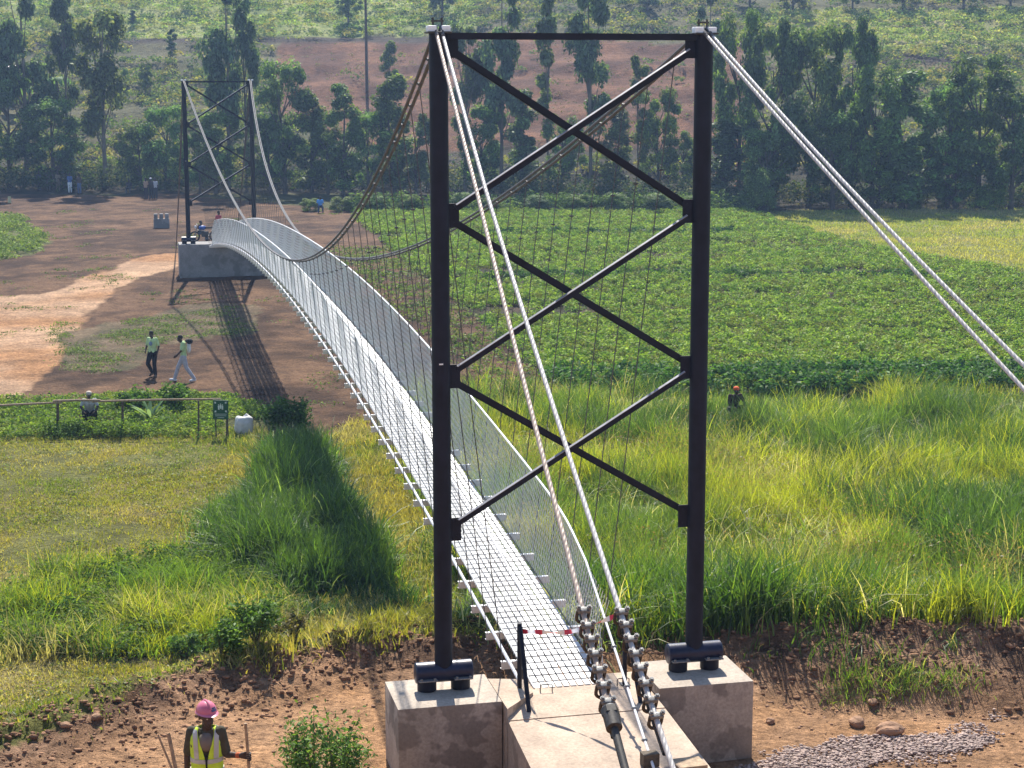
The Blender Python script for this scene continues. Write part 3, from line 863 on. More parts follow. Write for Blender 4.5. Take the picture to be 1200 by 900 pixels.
# tall wet meadow right of the bridge
P = scatter(Z_MEADOW, 6200, (26, 62), (10, .5), 300)
P = P[clear(P[:, 0], P[:, 1])]
CAP = ground_at(860, 496); P = P[~((np.abs(P[:, 0] - (9.75 - (P[:, 1] - 36.2) * .17)) < .62) & (P[:, 1] > 32.5) & (P[:, 1] < 38))]; P = P[~((np.abs(P[:, 0] - CAP[0]) < .5) & (P[:, 1] < CAP[1] + .4) & (P[:, 1] > CAP[1] - 2.2))]
px, py = project(P[:, 0], P[:, 1], P[:, 2])
bright = inpoly(px, py, [(505, 500), (830, 540), (960, 600), (1130, 690), (1200, 735), (1060, 745), (980, 690), (800, 690), (640, 720), (520, 640)])
far_ = P[:, 1] > 44
g1 = P[bright]; g2 = P[~bright]
def clumpy(P):
    nearstream = (np.abs(P[:, 0] - (9.75 - (P[:, 1] - 36.2) * .17)) < 1.7) & (P[:, 1] > 29) & (P[:, 1] < 37)
    return under_bridge(P) * np.where(nearstream, .12, 1.) * (.45 + .95 * sstep(.3, .68, fbm(P[:, 0] * .55, P[:, 1] * .55, 3, 444)))
parts = [grass_mass(g1, 38, (.6, 1.08), .021, .22, .5, [(YG, .06), (BG, -.02), (ST, -.12), ((.22, .27, .05), .02), ((.12, .20, .035), .0)], hfun=clumpy),
         grass_mass(g2, 34, (.6, 1.3), .024, .22, .6, [(DG, .03), (BG, .03), (YG, .0), (ST, -.10), ((.05, .10, .025), -.02)], hfun=clumpy)]
# straw-pale broken stalks
S = P[rng.permutation(len(P))[:2200]]
parts.append(grass_mass(S, 3, (.7, 1.25), .026, .3, .9, [((.55, .52, .36), 0), ((.40, .44, .22), 0)]))
S = P[(fbm(P[:, 0] * .4, P[:, 1] * .4, 3, 555) > .56)][:900]
parts.append(grass_mass(S, 16, (.5, .95), .03, .3, 1.0, [((.34, .40, .20), .02), ((.22, .30, .10), .02), (BG, 0)], .85, 4))
R_ = scatter([(1000, 560), (1080, 540), (1300, 530), (1300, 690), (1150, 690), (1080, 640)], 700, (34, 60), (18, .5), 301, thin=lambda X, Y, px, py: sstep(.42, .55, fbm(X * .45, Y * .45, 3, 666)))
R2 = scatter([(640, 700), (800, 690), (960, 700), (1060, 748), (980, 772), (860, 756), (700, 752)], 500, (26, 36), (14, .5), 302, thin=lambda X, Y, px, py: sstep(.42, .55, fbm(X * .6, Y * .6, 3, 667)))
R_ = np.concatenate([R_, R2]); R_ = R_[(np.abs(R_[:, 0] - (9.75 - (R_[:, 1] - 36.2) * .17)) > 1.9) | (R_[:, 1] > 38.5)]
parts.append(grass_mass(R_, 30, (1.0, 1.55), .036, .22, .6, [((.06, .13, .03), .05), ((.09, .18, .035), .03), (DG, 0)], .7, 4))
parts.append(grass_mass(R_[:400], 4, (1.1, 1.6), .038, .25, .9, [((.36, .44, .26), 0), ((.24, .36, .12), 0)], .8, 4))
# brown seed heads standing in the bright grass
H_ = np.repeat(g1, 5, 0) + rng.normal(0, .3, (len(g1) * 5, 3)); H_ = H_[fbm(H_[:, 0] * .5, H_[:, 1] * .5, 3, 888) > .47]
H_[:, 2] = height(H_[:, 0], H_[:, 1]) + rng.uniform(.6, 1.15, len(H_)) * clumpy(H_)
parts.append(leaves(H_, .030 * rng.uniform(.5, 1.4, len(H_)), jit((.24, .17, .09), len(H_), .25, .05), 0, .35))
stuff('tall_grass', parts, M['leafgrass'], 'tall bright yellow green wet meadow grass right of the bridge', 'grass')

# elephant grass left of the bridge
P = scatter(Z_REED, 900, (30, 58), (16, .5), 310)
core = lambda P: .86 * (.42 + .5 * sstep(58, 44, P[:, 1]) * sstep(34, 40, P[:, 1])) * (.5 + .9 * sstep(.32, .66, fbm(P[:, 0] * .7, P[:, 1] * .7, 3, 445)))
P = np.concatenate([P, scatter([(205, 690), (245, 620), (285, 575), (330, 640), (350, 730), (250, 722)], 240, (28, 50), (22, .5), 311)])
parts = [grass_mass(P, 38, (.9, 1.7), .036, .20, .62, [(DG, .08), ((.055, .12, .03), .05), (BG, -.02)], .7, 4, core)]
S = P[rng.permutation(len(P))[:420]]
parts.append(grass_mass(S, 4, (1.1, 1.7), .036, .3, .85, [((.36, .46, .24), 0), ((.24, .36, .12), 0)], .8, 4, core))
stuff('reed_grass', parts, M['leafgrass'], 'dark green elephant grass with arching pale blades left of the bridge', 'reeds')

# weeds on the slope above the works, and behind the rail fence
def weed_parts(P, nl, r, h, size, col, warm=.15):
    n = len(P) * nl
    R = np.repeat(P, nl, 0); hc = np.repeat(rng.uniform(.5, 1.2, len(P)) * h, nl)
    a = rng.uniform(0, 2 * PI, n); rr = r * np.sqrt(rng.uniform(0, 1, n)) * np.repeat(rng.uniform(.6, 1.3, len(P)), nl)
    z = hc * np.clip(1 - (rr / (r * 1.4)) ** 2, .15, 1) * rng.uniform(.25, 1, n) ** .6
    V = R + np.stack([rr * np.cos(a), rr * np.sin(a), z], 1)
    out = np.stack([np.cos(a), np.sin(a), np.zeros(n)], 1) * .5
    c = np.array(col)[rng.integers(0, len(col), len(P))]; c = np.repeat(c, nl, 0) * np.exp(rng.normal(0, .25, (n, 1)))
    return leaves(V, size * rng.uniform(.6, 1.4, n), np.clip(c, .004, .8), .5, .5, out)
P = scatter(Z_WEED, 520, (26, 40), (10, .5), 320)
parts = [weed_parts(P[:300], 80, .34, .55, .045, [(.13, .20, .03), (.08, .15, .028), (.20, .26, .04)])]
G = scatter(Z_WEED + [], 900, (26, 42), (22, .5), 321)
parts.append(grass_mass(G, 26, (.35, .95), .024, .2, .6, [(BG, .05), (DG, 0), (YG, .04), (ST, -.10)], hfun=lambda P: .4 + .9 * sstep(.3, .65, fbm(P[:, 0] * .8, P[:, 1] * .8, 3, 446))))
stuff('weeds', parts, M['leafweed'], 'rank leafy weeds on the bank between the lawn and the dug soil', 'weeds')
P = scatter(Z_STRIP, 1250, (50, 62), (6, .5), 330)
P = P[(np.abs(P[:, 0] + 8.4) > .9) | (P[:, 1] > 56)]
parts = [weed_parts(P, 44, .36, .24, .05, [(.15, .24, .04), (.11, .19, .035), (.20, .26, .05)])]
P = scatter([(50, 505), (160, 505), (160, 512), (50, 512)], 90, (50, 60), (5, .5), 331)
parts.append(weed_parts(P, 50, .32, .55, .05, [(.16, .24, .04), (.12, .20, .035)]))
stuff('weeds', parts, M['leafweed'], 'low bright weeds behind the long wooden rail fence', 'weeds')

# short turf on the left
P = scatter(Z_LAWN, 13500, (22, 57), (8, .4), 340, thin=lambda X, Y, px, py: np.clip(.25 + 2.2 * (fbm(X * .5, Y * .5, 4, 33) - .3), .08, 1))
def near_strip(P):
    px, py = project(P[:, 0], P[:, 1], P[:, 2]); return .8 + .9 * (px > 270)
P = np.concatenate([P, scatter([(385, 512), (425, 492), (470, 540), (560, 690), (540, 745), (480, 725), (440, 640)], 1500, (28, 58), (6, .4), 342)])
parts = [grass_mass(P, 15, (.07, .24), .022, .16, .65, [((.27, .28, .05), .05), ((.34, .30, .085), .04), ((.16, .22, .035), .02), (ST, -.06)], hfun=near_strip, seg=2)]
W = scatter(Z_LAWN, 900, (22, 57), (8, .4), 341, thin=lambda X, Y, px, py: sstep(.5, .62, fbm(X * .6, Y * .6, 3, 77)))
parts.append(weed_parts(W, 24, .22, .12, .03, [(.15, .20, .035), (.2, .23, .045)]))
stuff('lawn_grass', parts, M['leafgrass'], 'short grazed yellow green turf left of the bridge', 'grass')

# crop field beyond the meadow
def row_gap(X, Y, px, py):
    g = 1 - .97 * ((np.abs(py - (325 + (px - 950) * .004 + 3 * np.sin(px * .03))) < 3.4) & (px > 560) & (px < 1090))
    return g * np.clip(.30 + 3.2 * (fbm(X * .12, Y * .75, 4, 61) - .36), .06, 1)
P = scatter(Z_BEAN, 23000, (56, 140), (5, .3), 350, thin=row_gap)
parts = [weed_parts(P, 34, .30, .40, .062, [(.23, .33, .06), (.15, .25, .042), (.30, .39, .08), (.18, .20, .05)])]
edge = scatter([(640, 440), (1400, 436), (1400, 450), (1000, 466), (850, 468), (640, 462)], 900, (58, 66), (5, .3), 351)
parts.append(weed_parts(edge, 34, .4, .6, .09, [(.06, .14, .035), (.08, .16, .04)]))
dk = scatter([(560, 323), (900, 322), (1090, 324), (1090, 329), (900, 328), (560, 329)], 230, (84, 98), (3, .3), 352)
parts.append(weed_parts(dk, 30, .4, .42, .09, [(.06, .12, .03), (.08, .15, .035)]))
dk = scatter([(560, 275), (860, 274), (860, 277), (560, 278)], 120, (100, 130), (2, .3), 353)
parts.append(weed_parts(dk, 34, .4, .5, .10, [(.045, .10, .03)]))
stuff('field_crop', parts, M['leafcrop'], 'broad green field of low leafy crop beyond the meadow', 'crop')
# mown yellowish plot, rough bank between crop and meadow
P = scatter(Z_YEL, 6000, (90, 145), (6, .3), 360)
parts = [grass_mass(P, 14, (.10, .30), .05, .35, .6, [((.36, .36, .11), .05), ((.26, .32, .08), .03), (ST, -.04)], seg=2)]
P = scatter([(600, 452), (1300, 452), (1300, 486), (850, 492), (600, 484)], 1300, (54, 64), (8, .4), 361)
parts.append(grass_mass(P, 20, (.25, .7), .026, .25, .7, [(YG, .0), (ST, .0), (DG, .02)], seg=2))
stuff('rough_grass', parts, M['leafgrass'], 'mown yellowish plot and rough grassy bank around the crop field', 'grass')
# tufts on the bare soil, leafy patch at the far left
P = scatter(Z_TUFT, 420, (58, 85), (14, .4), 370, thin=lambda X, Y, px, py: sstep(.45, .6, fbm(X * .45, Y * .45, 4, 90)))
parts = [weed_parts(P, 22, .38, .11, .038, [(.16, .22, .05), (.12, .17, .05)])]
P = scatter(Z_SOIL, 500, (55, 135), (14, .4), 371, thin=lambda X, Y, px, py: sstep(.58, .68, fbm(X * .3, Y * .3, 4, 92)))
parts.append(weed_parts(P, 18, .5, .13, .05, [(.14, .19, .05), (.10, .15, .045)]))
P = scatter([(380, 280), (480, 290), (560, 370), (655, 455), (600, 470), (520, 420), (430, 340)], 420, (58, 105), (12, .4), 372)
parts.append(weed_parts(P, 24, .45, .25, .07, [(.14, .21, .05), (.17, .20, .06)]))
stuff('soil_tufts', parts, M['leafcrop'], 'scattered green tufts on the bare brown soil', 'weeds')
P = scatter(Z_FARGRN, 700, (95, 135), (3, .4), 373)
parts = [weed_parts(P, 40, .5, .42, .08, [(.20, .27, .07), (.15, .21, .05), (.25, .29, .09)])]
stuff('leafy_crop', parts, M['leafcrop'], 'pale green leafy crop plot at the far left edge', 'crop')

# grass tufts at the foot of the works
P = scatter([(990, 792), (1060, 786), (1160, 800), (1110, 815), (1010, 828), (950, 822)], 60, (18, 27), (6, .8), 374)
parts = [grass_mass(P, 16, (.12, .38), .014, .12, .7, [(BG, .05), (YG, 0), (ST, -.05)])]
P = scatter([(140, 760), (340, 745), (440, 735), (450, 752), (330, 775), (120, 830)], 90, (21, 30), (8, .8), 375)
parts.append(grass_mass(P, 14, (.08, .22), .013, .12, .7, [(BG, .05), (YG, 0), (ST, 0)]))
P = scatter([(880, 745), (1000, 758), (1130, 742), (1130, 765), (1010, 782), (880, 768)], 30, (21, 32), (6, .8), 376)
parts.append(grass_mass(P, 24, (.25, .6), .018, .2, .7, [(DG, .05), (BG, .02), (ST, -.05)]))
stuff('grass_tufts', parts, M['leafgrass'], 'loose grass tufts in and along the dug soil', 'grass')

# hillside scrub
def hill_scatter(poly, n, thin=None, yr=(150, 250)): return scatter(poly, n, yr, (10, .12), 380, thin)
ALLH = [(-60, -20), (1260, -20), (1260, 210), (-60, 210)]
def not_ploughed(X, Y, px, py):
    a = inpoly(px, py, Z_PLOUGH) * .96; b = inpoly(px, py, Z_LGREEN) * .55; c = inpoly(px, py, Z_RGREEN) * .6
    return np.clip(1 - a - b - c, .02, 1) * np.clip(.3 + 2.5 * (fbm(X * .1, Y * .1, 4, 95) - .3), .05, 1)
P = hill_scatter(ALLH, 3000, not_ploughed)
parts = [weed_parts(P, 40, .9, 1.1, .17, [(.14, .20, .045), (.24, .27, .06), (.34, .30, .09), (.09, .14, .035)])]
P = hill_scatter(Z_LGREEN + [], 2200)
parts.append(weed_parts(P, 22, .7, .55, .16, [(.36, .46, .11), (.27, .38, .09), (.36, .36, .12)]))
P = hill_scatter(Z_RGREEN, 1600)
parts.append(weed_parts(P, 22, .8, .75, .17, [(.33, .40, .11), (.43, .42, .16), (.22, .30, .08)]))
P = hill_scatter(Z_RSLOPE, 700)
parts.append(weed_parts(P, 22, .8, .6, .16, [(.18, .22, .08), (.13, .17, .06)]))
P = hill_scatter(Z_PLOUGH, 500)
parts.append(weed_parts(P, 10, .5, .3, .10, [(.20, .18, .10), (.14, .16, .06)]))
stuff('hillside_scrub', parts, M['leafscrub'], 'scrub and pale field growth over the far hillside', 'scrub')

# dim undergrowth in the shade of the tree belt
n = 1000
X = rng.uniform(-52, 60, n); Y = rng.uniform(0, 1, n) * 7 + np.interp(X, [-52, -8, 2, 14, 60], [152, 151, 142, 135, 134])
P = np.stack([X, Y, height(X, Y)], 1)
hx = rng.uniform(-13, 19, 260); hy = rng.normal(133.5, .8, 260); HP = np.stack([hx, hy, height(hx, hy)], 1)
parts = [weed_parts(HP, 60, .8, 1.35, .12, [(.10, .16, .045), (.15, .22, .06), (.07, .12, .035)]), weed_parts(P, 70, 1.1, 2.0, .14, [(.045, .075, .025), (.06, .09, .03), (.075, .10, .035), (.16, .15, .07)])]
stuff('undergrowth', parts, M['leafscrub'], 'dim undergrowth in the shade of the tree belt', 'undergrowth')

# ------------------------------------------------------------------ soil clods and gravel
def pebbles(P, r, flat=.7):
    n = len(P)
    ico = np.array([(0, 0, 1), (.894, 0, .447), (.276, .851, .447), (-.724, .526, .447), (-.724, -.526, .447), (.276, -.851, .447),
                    (.724, .526, -.447), (-.276, .851, -.447), (-.894, 0, -.447), (-.276, -.851, -.447), (.724, -.526, -.447), (0, 0, -1)])
    F_ = np.array([(0, 1, 2), (0, 2, 3), (0, 3, 4), (0, 4, 5), (0, 5, 1), (1, 6, 2), (2, 7, 3), (3, 8, 4), (4, 9, 5), (5, 10, 1), (6, 7, 2), (7, 8, 3), (8, 9, 4), (9, 10, 5), (10, 6, 1), (11, 7, 6), (11, 8, 7), (11, 9, 8), (11, 10, 9), (11, 6, 10)])
    V = ico[None] * rng.uniform(.6, 1.3, (n, 12, 1)) * r[:, None, None] * np.stack([rng.uniform(.7, 1.4, n), rng.uniform(.7, 1.3, n), flat * rng.uniform(.6, 1.2, n)], 1)[:, None]
    V = V + P[:, None]
    Q = (np.arange(n)[:, None, None] * 12 + F_[None]).reshape(-1, 3)
    return V.reshape(-1, 3), Q
k = 9000
X = rng.uniform(-9, 12, k); d = rng.normal(-.9, .95, k); Y = berm_y(X) + d
keep = (np.abs(X) < Y * .33) & clear(X, Y) & (Y > 18)
X, Y = X[keep], Y[keep]; r = np.exp(rng.normal(-3.75, .55, len(X))); r = np.clip(r, .008, .055)
V, Q = pebbles(np.stack([X, Y, height(X, Y) + r * .05], 1), r, .6)
tag(np_mesh('soil_clods', V, Q, M['clod'], None, smooth=False), 'dark clods of dug soil along the earth berm', 'soil clods', kind='stuff')
k = 2600
X = rng.uniform(-8.5, 9, k); Y = rng.uniform(17.5, 26, k); keep = (np.abs(X) < Y * .33) & ((np.abs(X - .7) > 2.9) | (Y > 23.5)); X, Y = X[keep], Y[keep]
r = np.clip(np.exp(rng.normal(-4.2, .5, len(X))), .006, .032)
V, Q = pebbles(np.stack([X, Y, height(X, Y) + r * .3], 1), r)
tag(np_mesh('loose_stones', V, Q, M['rock'], None), 'loose stones and crumbs strewn on the orange soil', 'stones', kind='stuff')
P = np.concatenate([scatter(Z_GRAVEL, 5600, (18, 25), (24, 1.1), 400), scatter(Z_GRAVEL, 1500, (18, 25), (60, .9), 401)])
X, Y = P[:, 0], P[:, 1]; r = np.clip(np.exp(rng.normal(-4.1, .4, len(X))), .007, .032)
V, Q = pebbles(np.stack([X, Y, height(X, Y) + r * .4 + .03 * rng.uniform(0, 1, len(X))], 1), r, .6)
tag(np_mesh('gravel', V, Q, M['gravel'], None), 'spread of pale pinkish crushed gravel on the soil', 'gravel', kind='stuff')
def rock(px, py, r, label, seed, m='rock'):
    P = ground_at(px, py)
    bm = bmesh.new(); bmesh.ops.create_icosphere(bm, subdivisions=3, radius=r)
    for v in bm.verts:
        c = v.co / r; k = 1 + .55 * (float(fbm(np.array([c.x * 1.3 + seed + c.z]), np.array([c.y * 1.3 - c.z * .7]), 3, seed)[0]) - .5)
        v.co = Vector((v.co.x * 1.25, v.co.y, v.co.z * .72)) * k
    me = bpy.data.meshes.new('rock'); bm.to_mesh(me); bm.free(); me.materials.append(M[m])
    o = bpy.data.objects.new('rock', me); COL.objects.link(o); o.location = P + UP * r * .38; o.rotation_euler = (0, 0, seed)
    tag(o, label, 'rock')
rock(1041, 862, .155, 'largest orange rock lying at the back edge of the gravel', 3)
rock(1003, 853, .105, 'dark orange rock left of the largest rock by the gravel', 8)
rock(1021, 832, .075, 'small reddish rock on the soil behind the gravel', 11)
rock(901, 849, .06, 'small tan rock beside the right pedestal', 14)
rock(112, 848, .06, 'small pale stone on the bank left of the helmeted worker', 17)
rock(75, 854, .06, 'grey stone low on the bank at far left', 19)

# stream
sv = []
for i in range(30):
    Y = 31.5 + i * .23; sx = 10.2 + (Y - 36) * .1
    for k in (-.75, -.25, .25, .75): sv.append((9.75 - (Y - 36.2) * .17 + k * 1.0, Y, -2.22))
sq = [(4 * i + j, 4 * i + j + 1, 4 * i + j + 5, 4 * i + j + 4) for i in range(29) for j in range(3)]
tag(np_mesh('stream', np.array(sv), np.array(sq), M['water']), 'narrow muddy stream among the reeds', 'stream', kind='structure')
#PART4

# ================================================================== TREES AND SHRUBS
def crown_cloud(kind, seed):
    """leaf positions of a crown for a tree of height 10, and colours"""
    r = np.random.default_rng(seed)
    K = {'gum': 20, 'broad': 40, 'column': 26, 'bush': 30, 'thin': 14}[kind]
    per = {'gum': 300, 'broad': 320, 'column': 290, 'bush': 290, 'thin': 200}[kind]
    cs = []
    for i in range(K):
        if kind == 'gum':
            z = 10 * (.32 + .66 * r.uniform() ** .8); rad = .9 + .9 * math.sin(PI * min(1, (z - 2.6) / 7.6)); cr = r.uniform(.45, .95)
        elif kind == 'thin':
            z = 10 * (.35 + .62 * r.uniform()); rad = .35 + .5 * math.sin(PI * (z - 3) / 7.2); cr = r.uniform(.35, .65)
        elif kind == 'column':
            z = 10 * (.08 + .88 * (i + r.uniform()) / K); rad = .35 + .9 * math.sin(PI * min(1, (z + .6) / 10.6)); cr = r.uniform(.5, .9)
        elif kind == 'broad':
            z = 10 * (.22 + .72 * r.uniform()); rad = 1.0 + 2.2 * math.sqrt(max(0, 1 - ((z - 5.4) / 4.6) ** 2)); cr = r.uniform(.55, 1.1)
        else:
            z = 10 * (.12 + .72 * r.uniform()); rad = 5.2 * math.sqrt(max(.04, 1 - ((z - 2.6) / 6.4) ** 2)); cr = r.uniform(1.2, 2.2)
        a = r.uniform(0, 2 * PI); q = rad * math.sqrt(r.uniform(.12, 1))
        cs.append((q * math.cos(a), q * math.sin(a), z, cr))
    P = []; O = []; T = []
    for (x, y, z, cr) in cs:
        m = int(per * r.uniform(.7, 1.3)); v = r.normal(0, 1, (m, 3)); v /= np.linalg.norm(v, axis=1, keepdims=True)
        rad = cr * r.uniform(.35, 1.08, (m, 1)) ; v2 = v * rad; v2[:, 2] *= .78
        if kind == 'gum': v2[:, 2] -= .25 * rad[:, 0]
        P.append(np.array([x, y, z]) + v2); O.append(v * .7); T.append(np.full(m, r.normal(0, .16)))
    return np.concatenate(P), np.concatenate(O), np.concatenate(T), cs

PALETTE = {'gum': (.13, .19, .08), 'thin': (.17, .24, .085), 'broad': (.125, .21, .052), 'column': (.145, .23, .058), 'bush': (.15, .24, .065)}
CROWNS = {}
def crown_mesh(kind, var):
    key = (kind, var)
    if key not in CROWNS:
        P, O, T, cs = crown_cloud(kind, 50 + var * 7 + len(kind) * 13)
        n = len(P)
        base = .74 * np.array(PALETTE[kind]) * np.array([(1, 1, 1), (1.18, 1.12, .9), (.85, .92, 1.05), (1.3, 1.25, .85)])[var % 4]
        c = base[None] * np.exp(1.6 * T[:, None] + rng.normal(0, .38, (n, 1)))
        size = {'gum': .17, 'thin': .17, 'broad': .165, 'column': .16, 'bush': .24}[kind]
        V, Q, C = leaves(P, size * rng.uniform(.6, 1.35, n), np.clip(c, .004, .6), .25, .5, O)
        o = np_mesh('crown', V, Q, M['leaf'], C); me = o.data; bpy.data.objects.remove(o)
        # trunk with limbs to the clumps
        mb = MB(); hgt = {'gum': 9.3, 'thin': 9, 'broad': 7.2, 'column': 8.8, 'bush': 4}[kind]
        lean = rng.normal(0, .25, 2)
        pts = [(lean[0] * (k ** 2) + .08 * math.sin(k * 5 + var), lean[1] * k ** 2 + .08 * math.cos(k * 4), -.4 + (hgt + .4) * k) for k in np.linspace(0, 1, 9)]
        r0 = {'gum': .19, 'thin': .11, 'broad': .30, 'column': .16, 'bush': .25}[kind]
        mb.tube(pts, [r0 * (1.25 if i == 0 else 1) * (1 - .82 * k) for i, k in enumerate(np.linspace(0, 1, 9))], 8)
        for (x, y, z, cr) in cs[:16]:
            k = np.clip((z - 1.2) / hgt * .8, .12, .9); b = Vector((lean[0] * k * k, lean[1] * k * k, -.4 + (hgt + .4) * k)); e = Vector((x, y, z))
            mid = (b + e) / 2 + Vector((0, 0, -.15)); mb.tube([b, mid, e], [r0 * .32, r0 * .2, r0 * .08], 5)
        o = mb.build('trunk', M['barkpale'] if kind in ('gum', 'thin') else M['bark'], None, True); tm = o.data; bpy.data.objects.remove(o)
        CROWNS[key] = (me, tm)
    return CROWNS[key]

def tree(px, pbase, ptop, kind, label, group=None, var=0, wide=1., name='tree', cat='tree', Yd=None):
    g = ground_at(px, pbase) if Yd is None else atY(px, pbase, Yd)
    if Yd is not None: g[2] = hz(g[0], g[1])
    top = atY(px, ptop, g[1])[2]; H = max(top - g[2], .6)
    s = H / 10; wide = wide * min(1.15, (8.5 / H) ** .5) if kind in ('broad', 'column') else wide
    if kind in ('gum', 'thin'): wide *= .5
    if name == 'bush' and H < 3: wide *= 1.7
    r = empty(name, (g[0], g[1], g[2] - .1), float(rng.uniform(0, 6.28))); r.scale = (s * wide, s * wide, s)
    tag(r, label, cat, group)
    me, tm = crown_mesh(kind, var)
    for nm, d in (('trunk', tm), ('crown', me)):
        o = bpy.data.objects.new(nm, d); COL.objects.link(o); o.parent = r
    return r

G1 = 'trees on and below the far hillside'
T = [  # px, base, top, kind, width, variant, label
 (34, 212, -45, 'gum', 1.25, 2, 'tall thin gum tree at the left picture edge, its bare stem rising past the roof'),
 (126, 218, 6, 'gum', 1.5, 3, 'tall tree with leafy lit crown and straight bare lower trunk left of the far tower'),
 (82, 200, -30, 'gum', 1.0, 0, 'blue grey gum tree between the two tallest trees at far left'),
 (12, 215, 62, 'broad', .8, 2, 'dark low tree at the left picture edge in front of the pale roof'),
 (64, 220, 112, 'broad', 1.0, 0, 'dark rounded tree standing over the group of standing people'),
 (166, 222, 140, 'broad', .8, 1, 'bushy tree midway between the straight trunk and the far tower'),
 (196, 224, 120, 'broad', .75, 0, 'bushy tree just left of the far tower'),
 (178, 224, 160, 'bush', .34, 3, 'pale green thicket low between the bushy trees left of the far tower'),
 (203, 66, 30, 'column', 1.0, 2, 'slim dark conifer alone on the hillside above the far tower'),
 (157, 29, 9, 'column', 1.5, 2, 'small dark rounded tree alone on the pale green slope'),
 (172, 108, 70, 'broad', .7, 3, 'small pale tree on the slope right of the lit crown'),
 (148, 98, 76, 'bush', .5, 0, 'dark bush on the slope beside the lit crown'),
 (270, 225, -35, 'gum', 1.0, 2, 'tall hazy gum tree rising behind the far tower'),
 (290, 222, -20, 'gum', .8, 0, 'second tall gum tree behind the right pole of the far tower'),
 (255, 226, 128, 'broad', .9, 0, 'dark dense tree framed by the far tower'),
 (236, 226, 150, 'broad', .7, 2, 'low dark tree behind the braces of the far tower'),
 (335, 226, 66, 'broad', .72, 0, 'leafy tree right of the far tower with light upper crown'),
 (318, 226, 130, 'broad', .8, 2, 'dark low tree just right of the far tower'),
 (366, 226, 100, 'column', 1.25, 1, 'green column shaped tree below the ploughed plot'),
 (404, 228, 92, 'column', 1.2, 0, 'narrow dark tree in front of the ploughed plot'),
 (386, 226, 140, 'broad', .7, 1, 'low bushy tree left of the narrow dark tree'),
 (432, 228, 128, 'broad', .72, 0, 'rounded tree under the utility pole'),
 (458, 120, 44, 'column', .8, 1, 'slim young tree on the ploughed plot left of the near tower'),
 (462, 228, 82, 'column', 1.25, 1, 'leafy tree showing between the cable and the near left pole'),
 (488, 228, 130, 'broad', .72, 2, 'dark low tree against the left side of the near left pole'),
 (546, 228, 18, 'gum', 1.15, 0, 'tall gum tree just inside the near left pole'),
 (588, 228, -35, 'gum', 1.05, 2, 'tall blue grey gum tree under the left half of the top beam'),
 (566, 228, 120, 'broad', .75, 0, 'dark tree behind the two rope stays'),
 (612, 228, 100, 'column', 1.15, 2, 'dark narrow tree behind the upper left brace'),
 (642, 226, -10, 'thin', 1.3, 0, 'thin bare stemmed tree left of the crossing of the top braces'),
 (660, 228, 130, 'broad', .75, 1, 'bushy tree below the crossing of the top braces'),
 (692, 226, -30, 'gum', 1.1, 0, 'tall leafy gum tree just right of the crossing of the top braces'),
 (722, 228, 118, 'column', 1.2, 1, 'leafy sapling tree right of the top brace crossing'),
 (748, 226, 60, 'thin', 1.4, 1, 'slim open tree left of the near right pole'),
 (772, 228, 100, 'broad', .62, 3, 'pale leafy tree in the upper right corner of the braces'),
 (800, 228, 150, 'broad', .7, 1, 'light green bush tree against the near right pole'),
 (866, 238, 2, 'broad', .62, 1, 'tall tree with sunlit top right of the near right pole'),
 (832, 150, -20, 'gum', 1.0, 2, 'dark hazy tree behind the top of the near right pole'),
 (848, 240, 138, 'column', 1.6, 2, 'dark creeper covered tree with orange flowers behind the near right pole'),
 (905, 244, 18, 'broad', .62, 2, 'tall dark tree under the slanting ropes'),
 (948, 244, 26, 'broad', .72, 0, 'big dark green tree right of the slanting ropes'),
 (996, 244, 16, 'broad', .52, 2, 'tall narrow topped dark tree before the pale upper field'),
 (1022, 246, 70, 'broad', .68, 1, 'leafy green tree in the middle of the right hand wood'),
 (975, 246, 130, 'broad', .85, 0, 'dark lower tree in the middle of the right hand wood'),
 (1056, 246, 78, 'column', 1.5, 0, 'slim leafy tree in front of the bare bank'),
 (1078, 246, 150, 'broad', .95, 2, 'dark low tree right of the slim leafy tree'),
 (1110, 246, 96, 'broad', .8, 0, 'mid green tree left of the big rounded tree'),
 (1146, 246, 58, 'broad', .92, 1, 'big rounded tree with lit top at the right of the wood'),
 (1186, 248, 88, 'broad', .8, 2, 'dark tree at the right picture edge'),
 (1030, 246, 178, 'broad', 1.1, 3, 'light green low tree at the foot of the right hand wood'),
 (1120, 247, 180, 'broad', 1.1, 0, 'low spreading dark tree under the big rounded tree'),
 (900, 246, 150, 'broad', .9, 0, 'dark low tree behind the round field bush'),
]
for (x, b, t, k, w_, v, lab) in T: tree(x, b, t, k, lab, G1, v, w_)
# trees on the skyline side of the upper hill
for i, (x, b, t, lab) in enumerate([(930, 16, -40, 'dark treetop at the upper edge above the big dark tree'), (1000, 14, -35, 'dark treetop at the upper edge above the pale upper field'),
                                    (1060, 12, -45, 'dark treetop second along the upper edge of the pale field'), (1130, 12, -40, 'dark treetop third along the upper edge of the pale field'),
                                    (1185, 10, -40, 'dark treetop in the upper right corner'), (760, 14, -30, 'dark treetop above the right half of the top beam'),
                                    (520, 20, -40, 'hazy treetop over the top of the near left pole'), (410, 28, -20, 'dark bush top left of the utility pole'), (880, 10, -50, 'dark treetop over the tall sunlit tree')]):
    tree(x, b, t, 'broad', lab, G1, i % 3, .9)
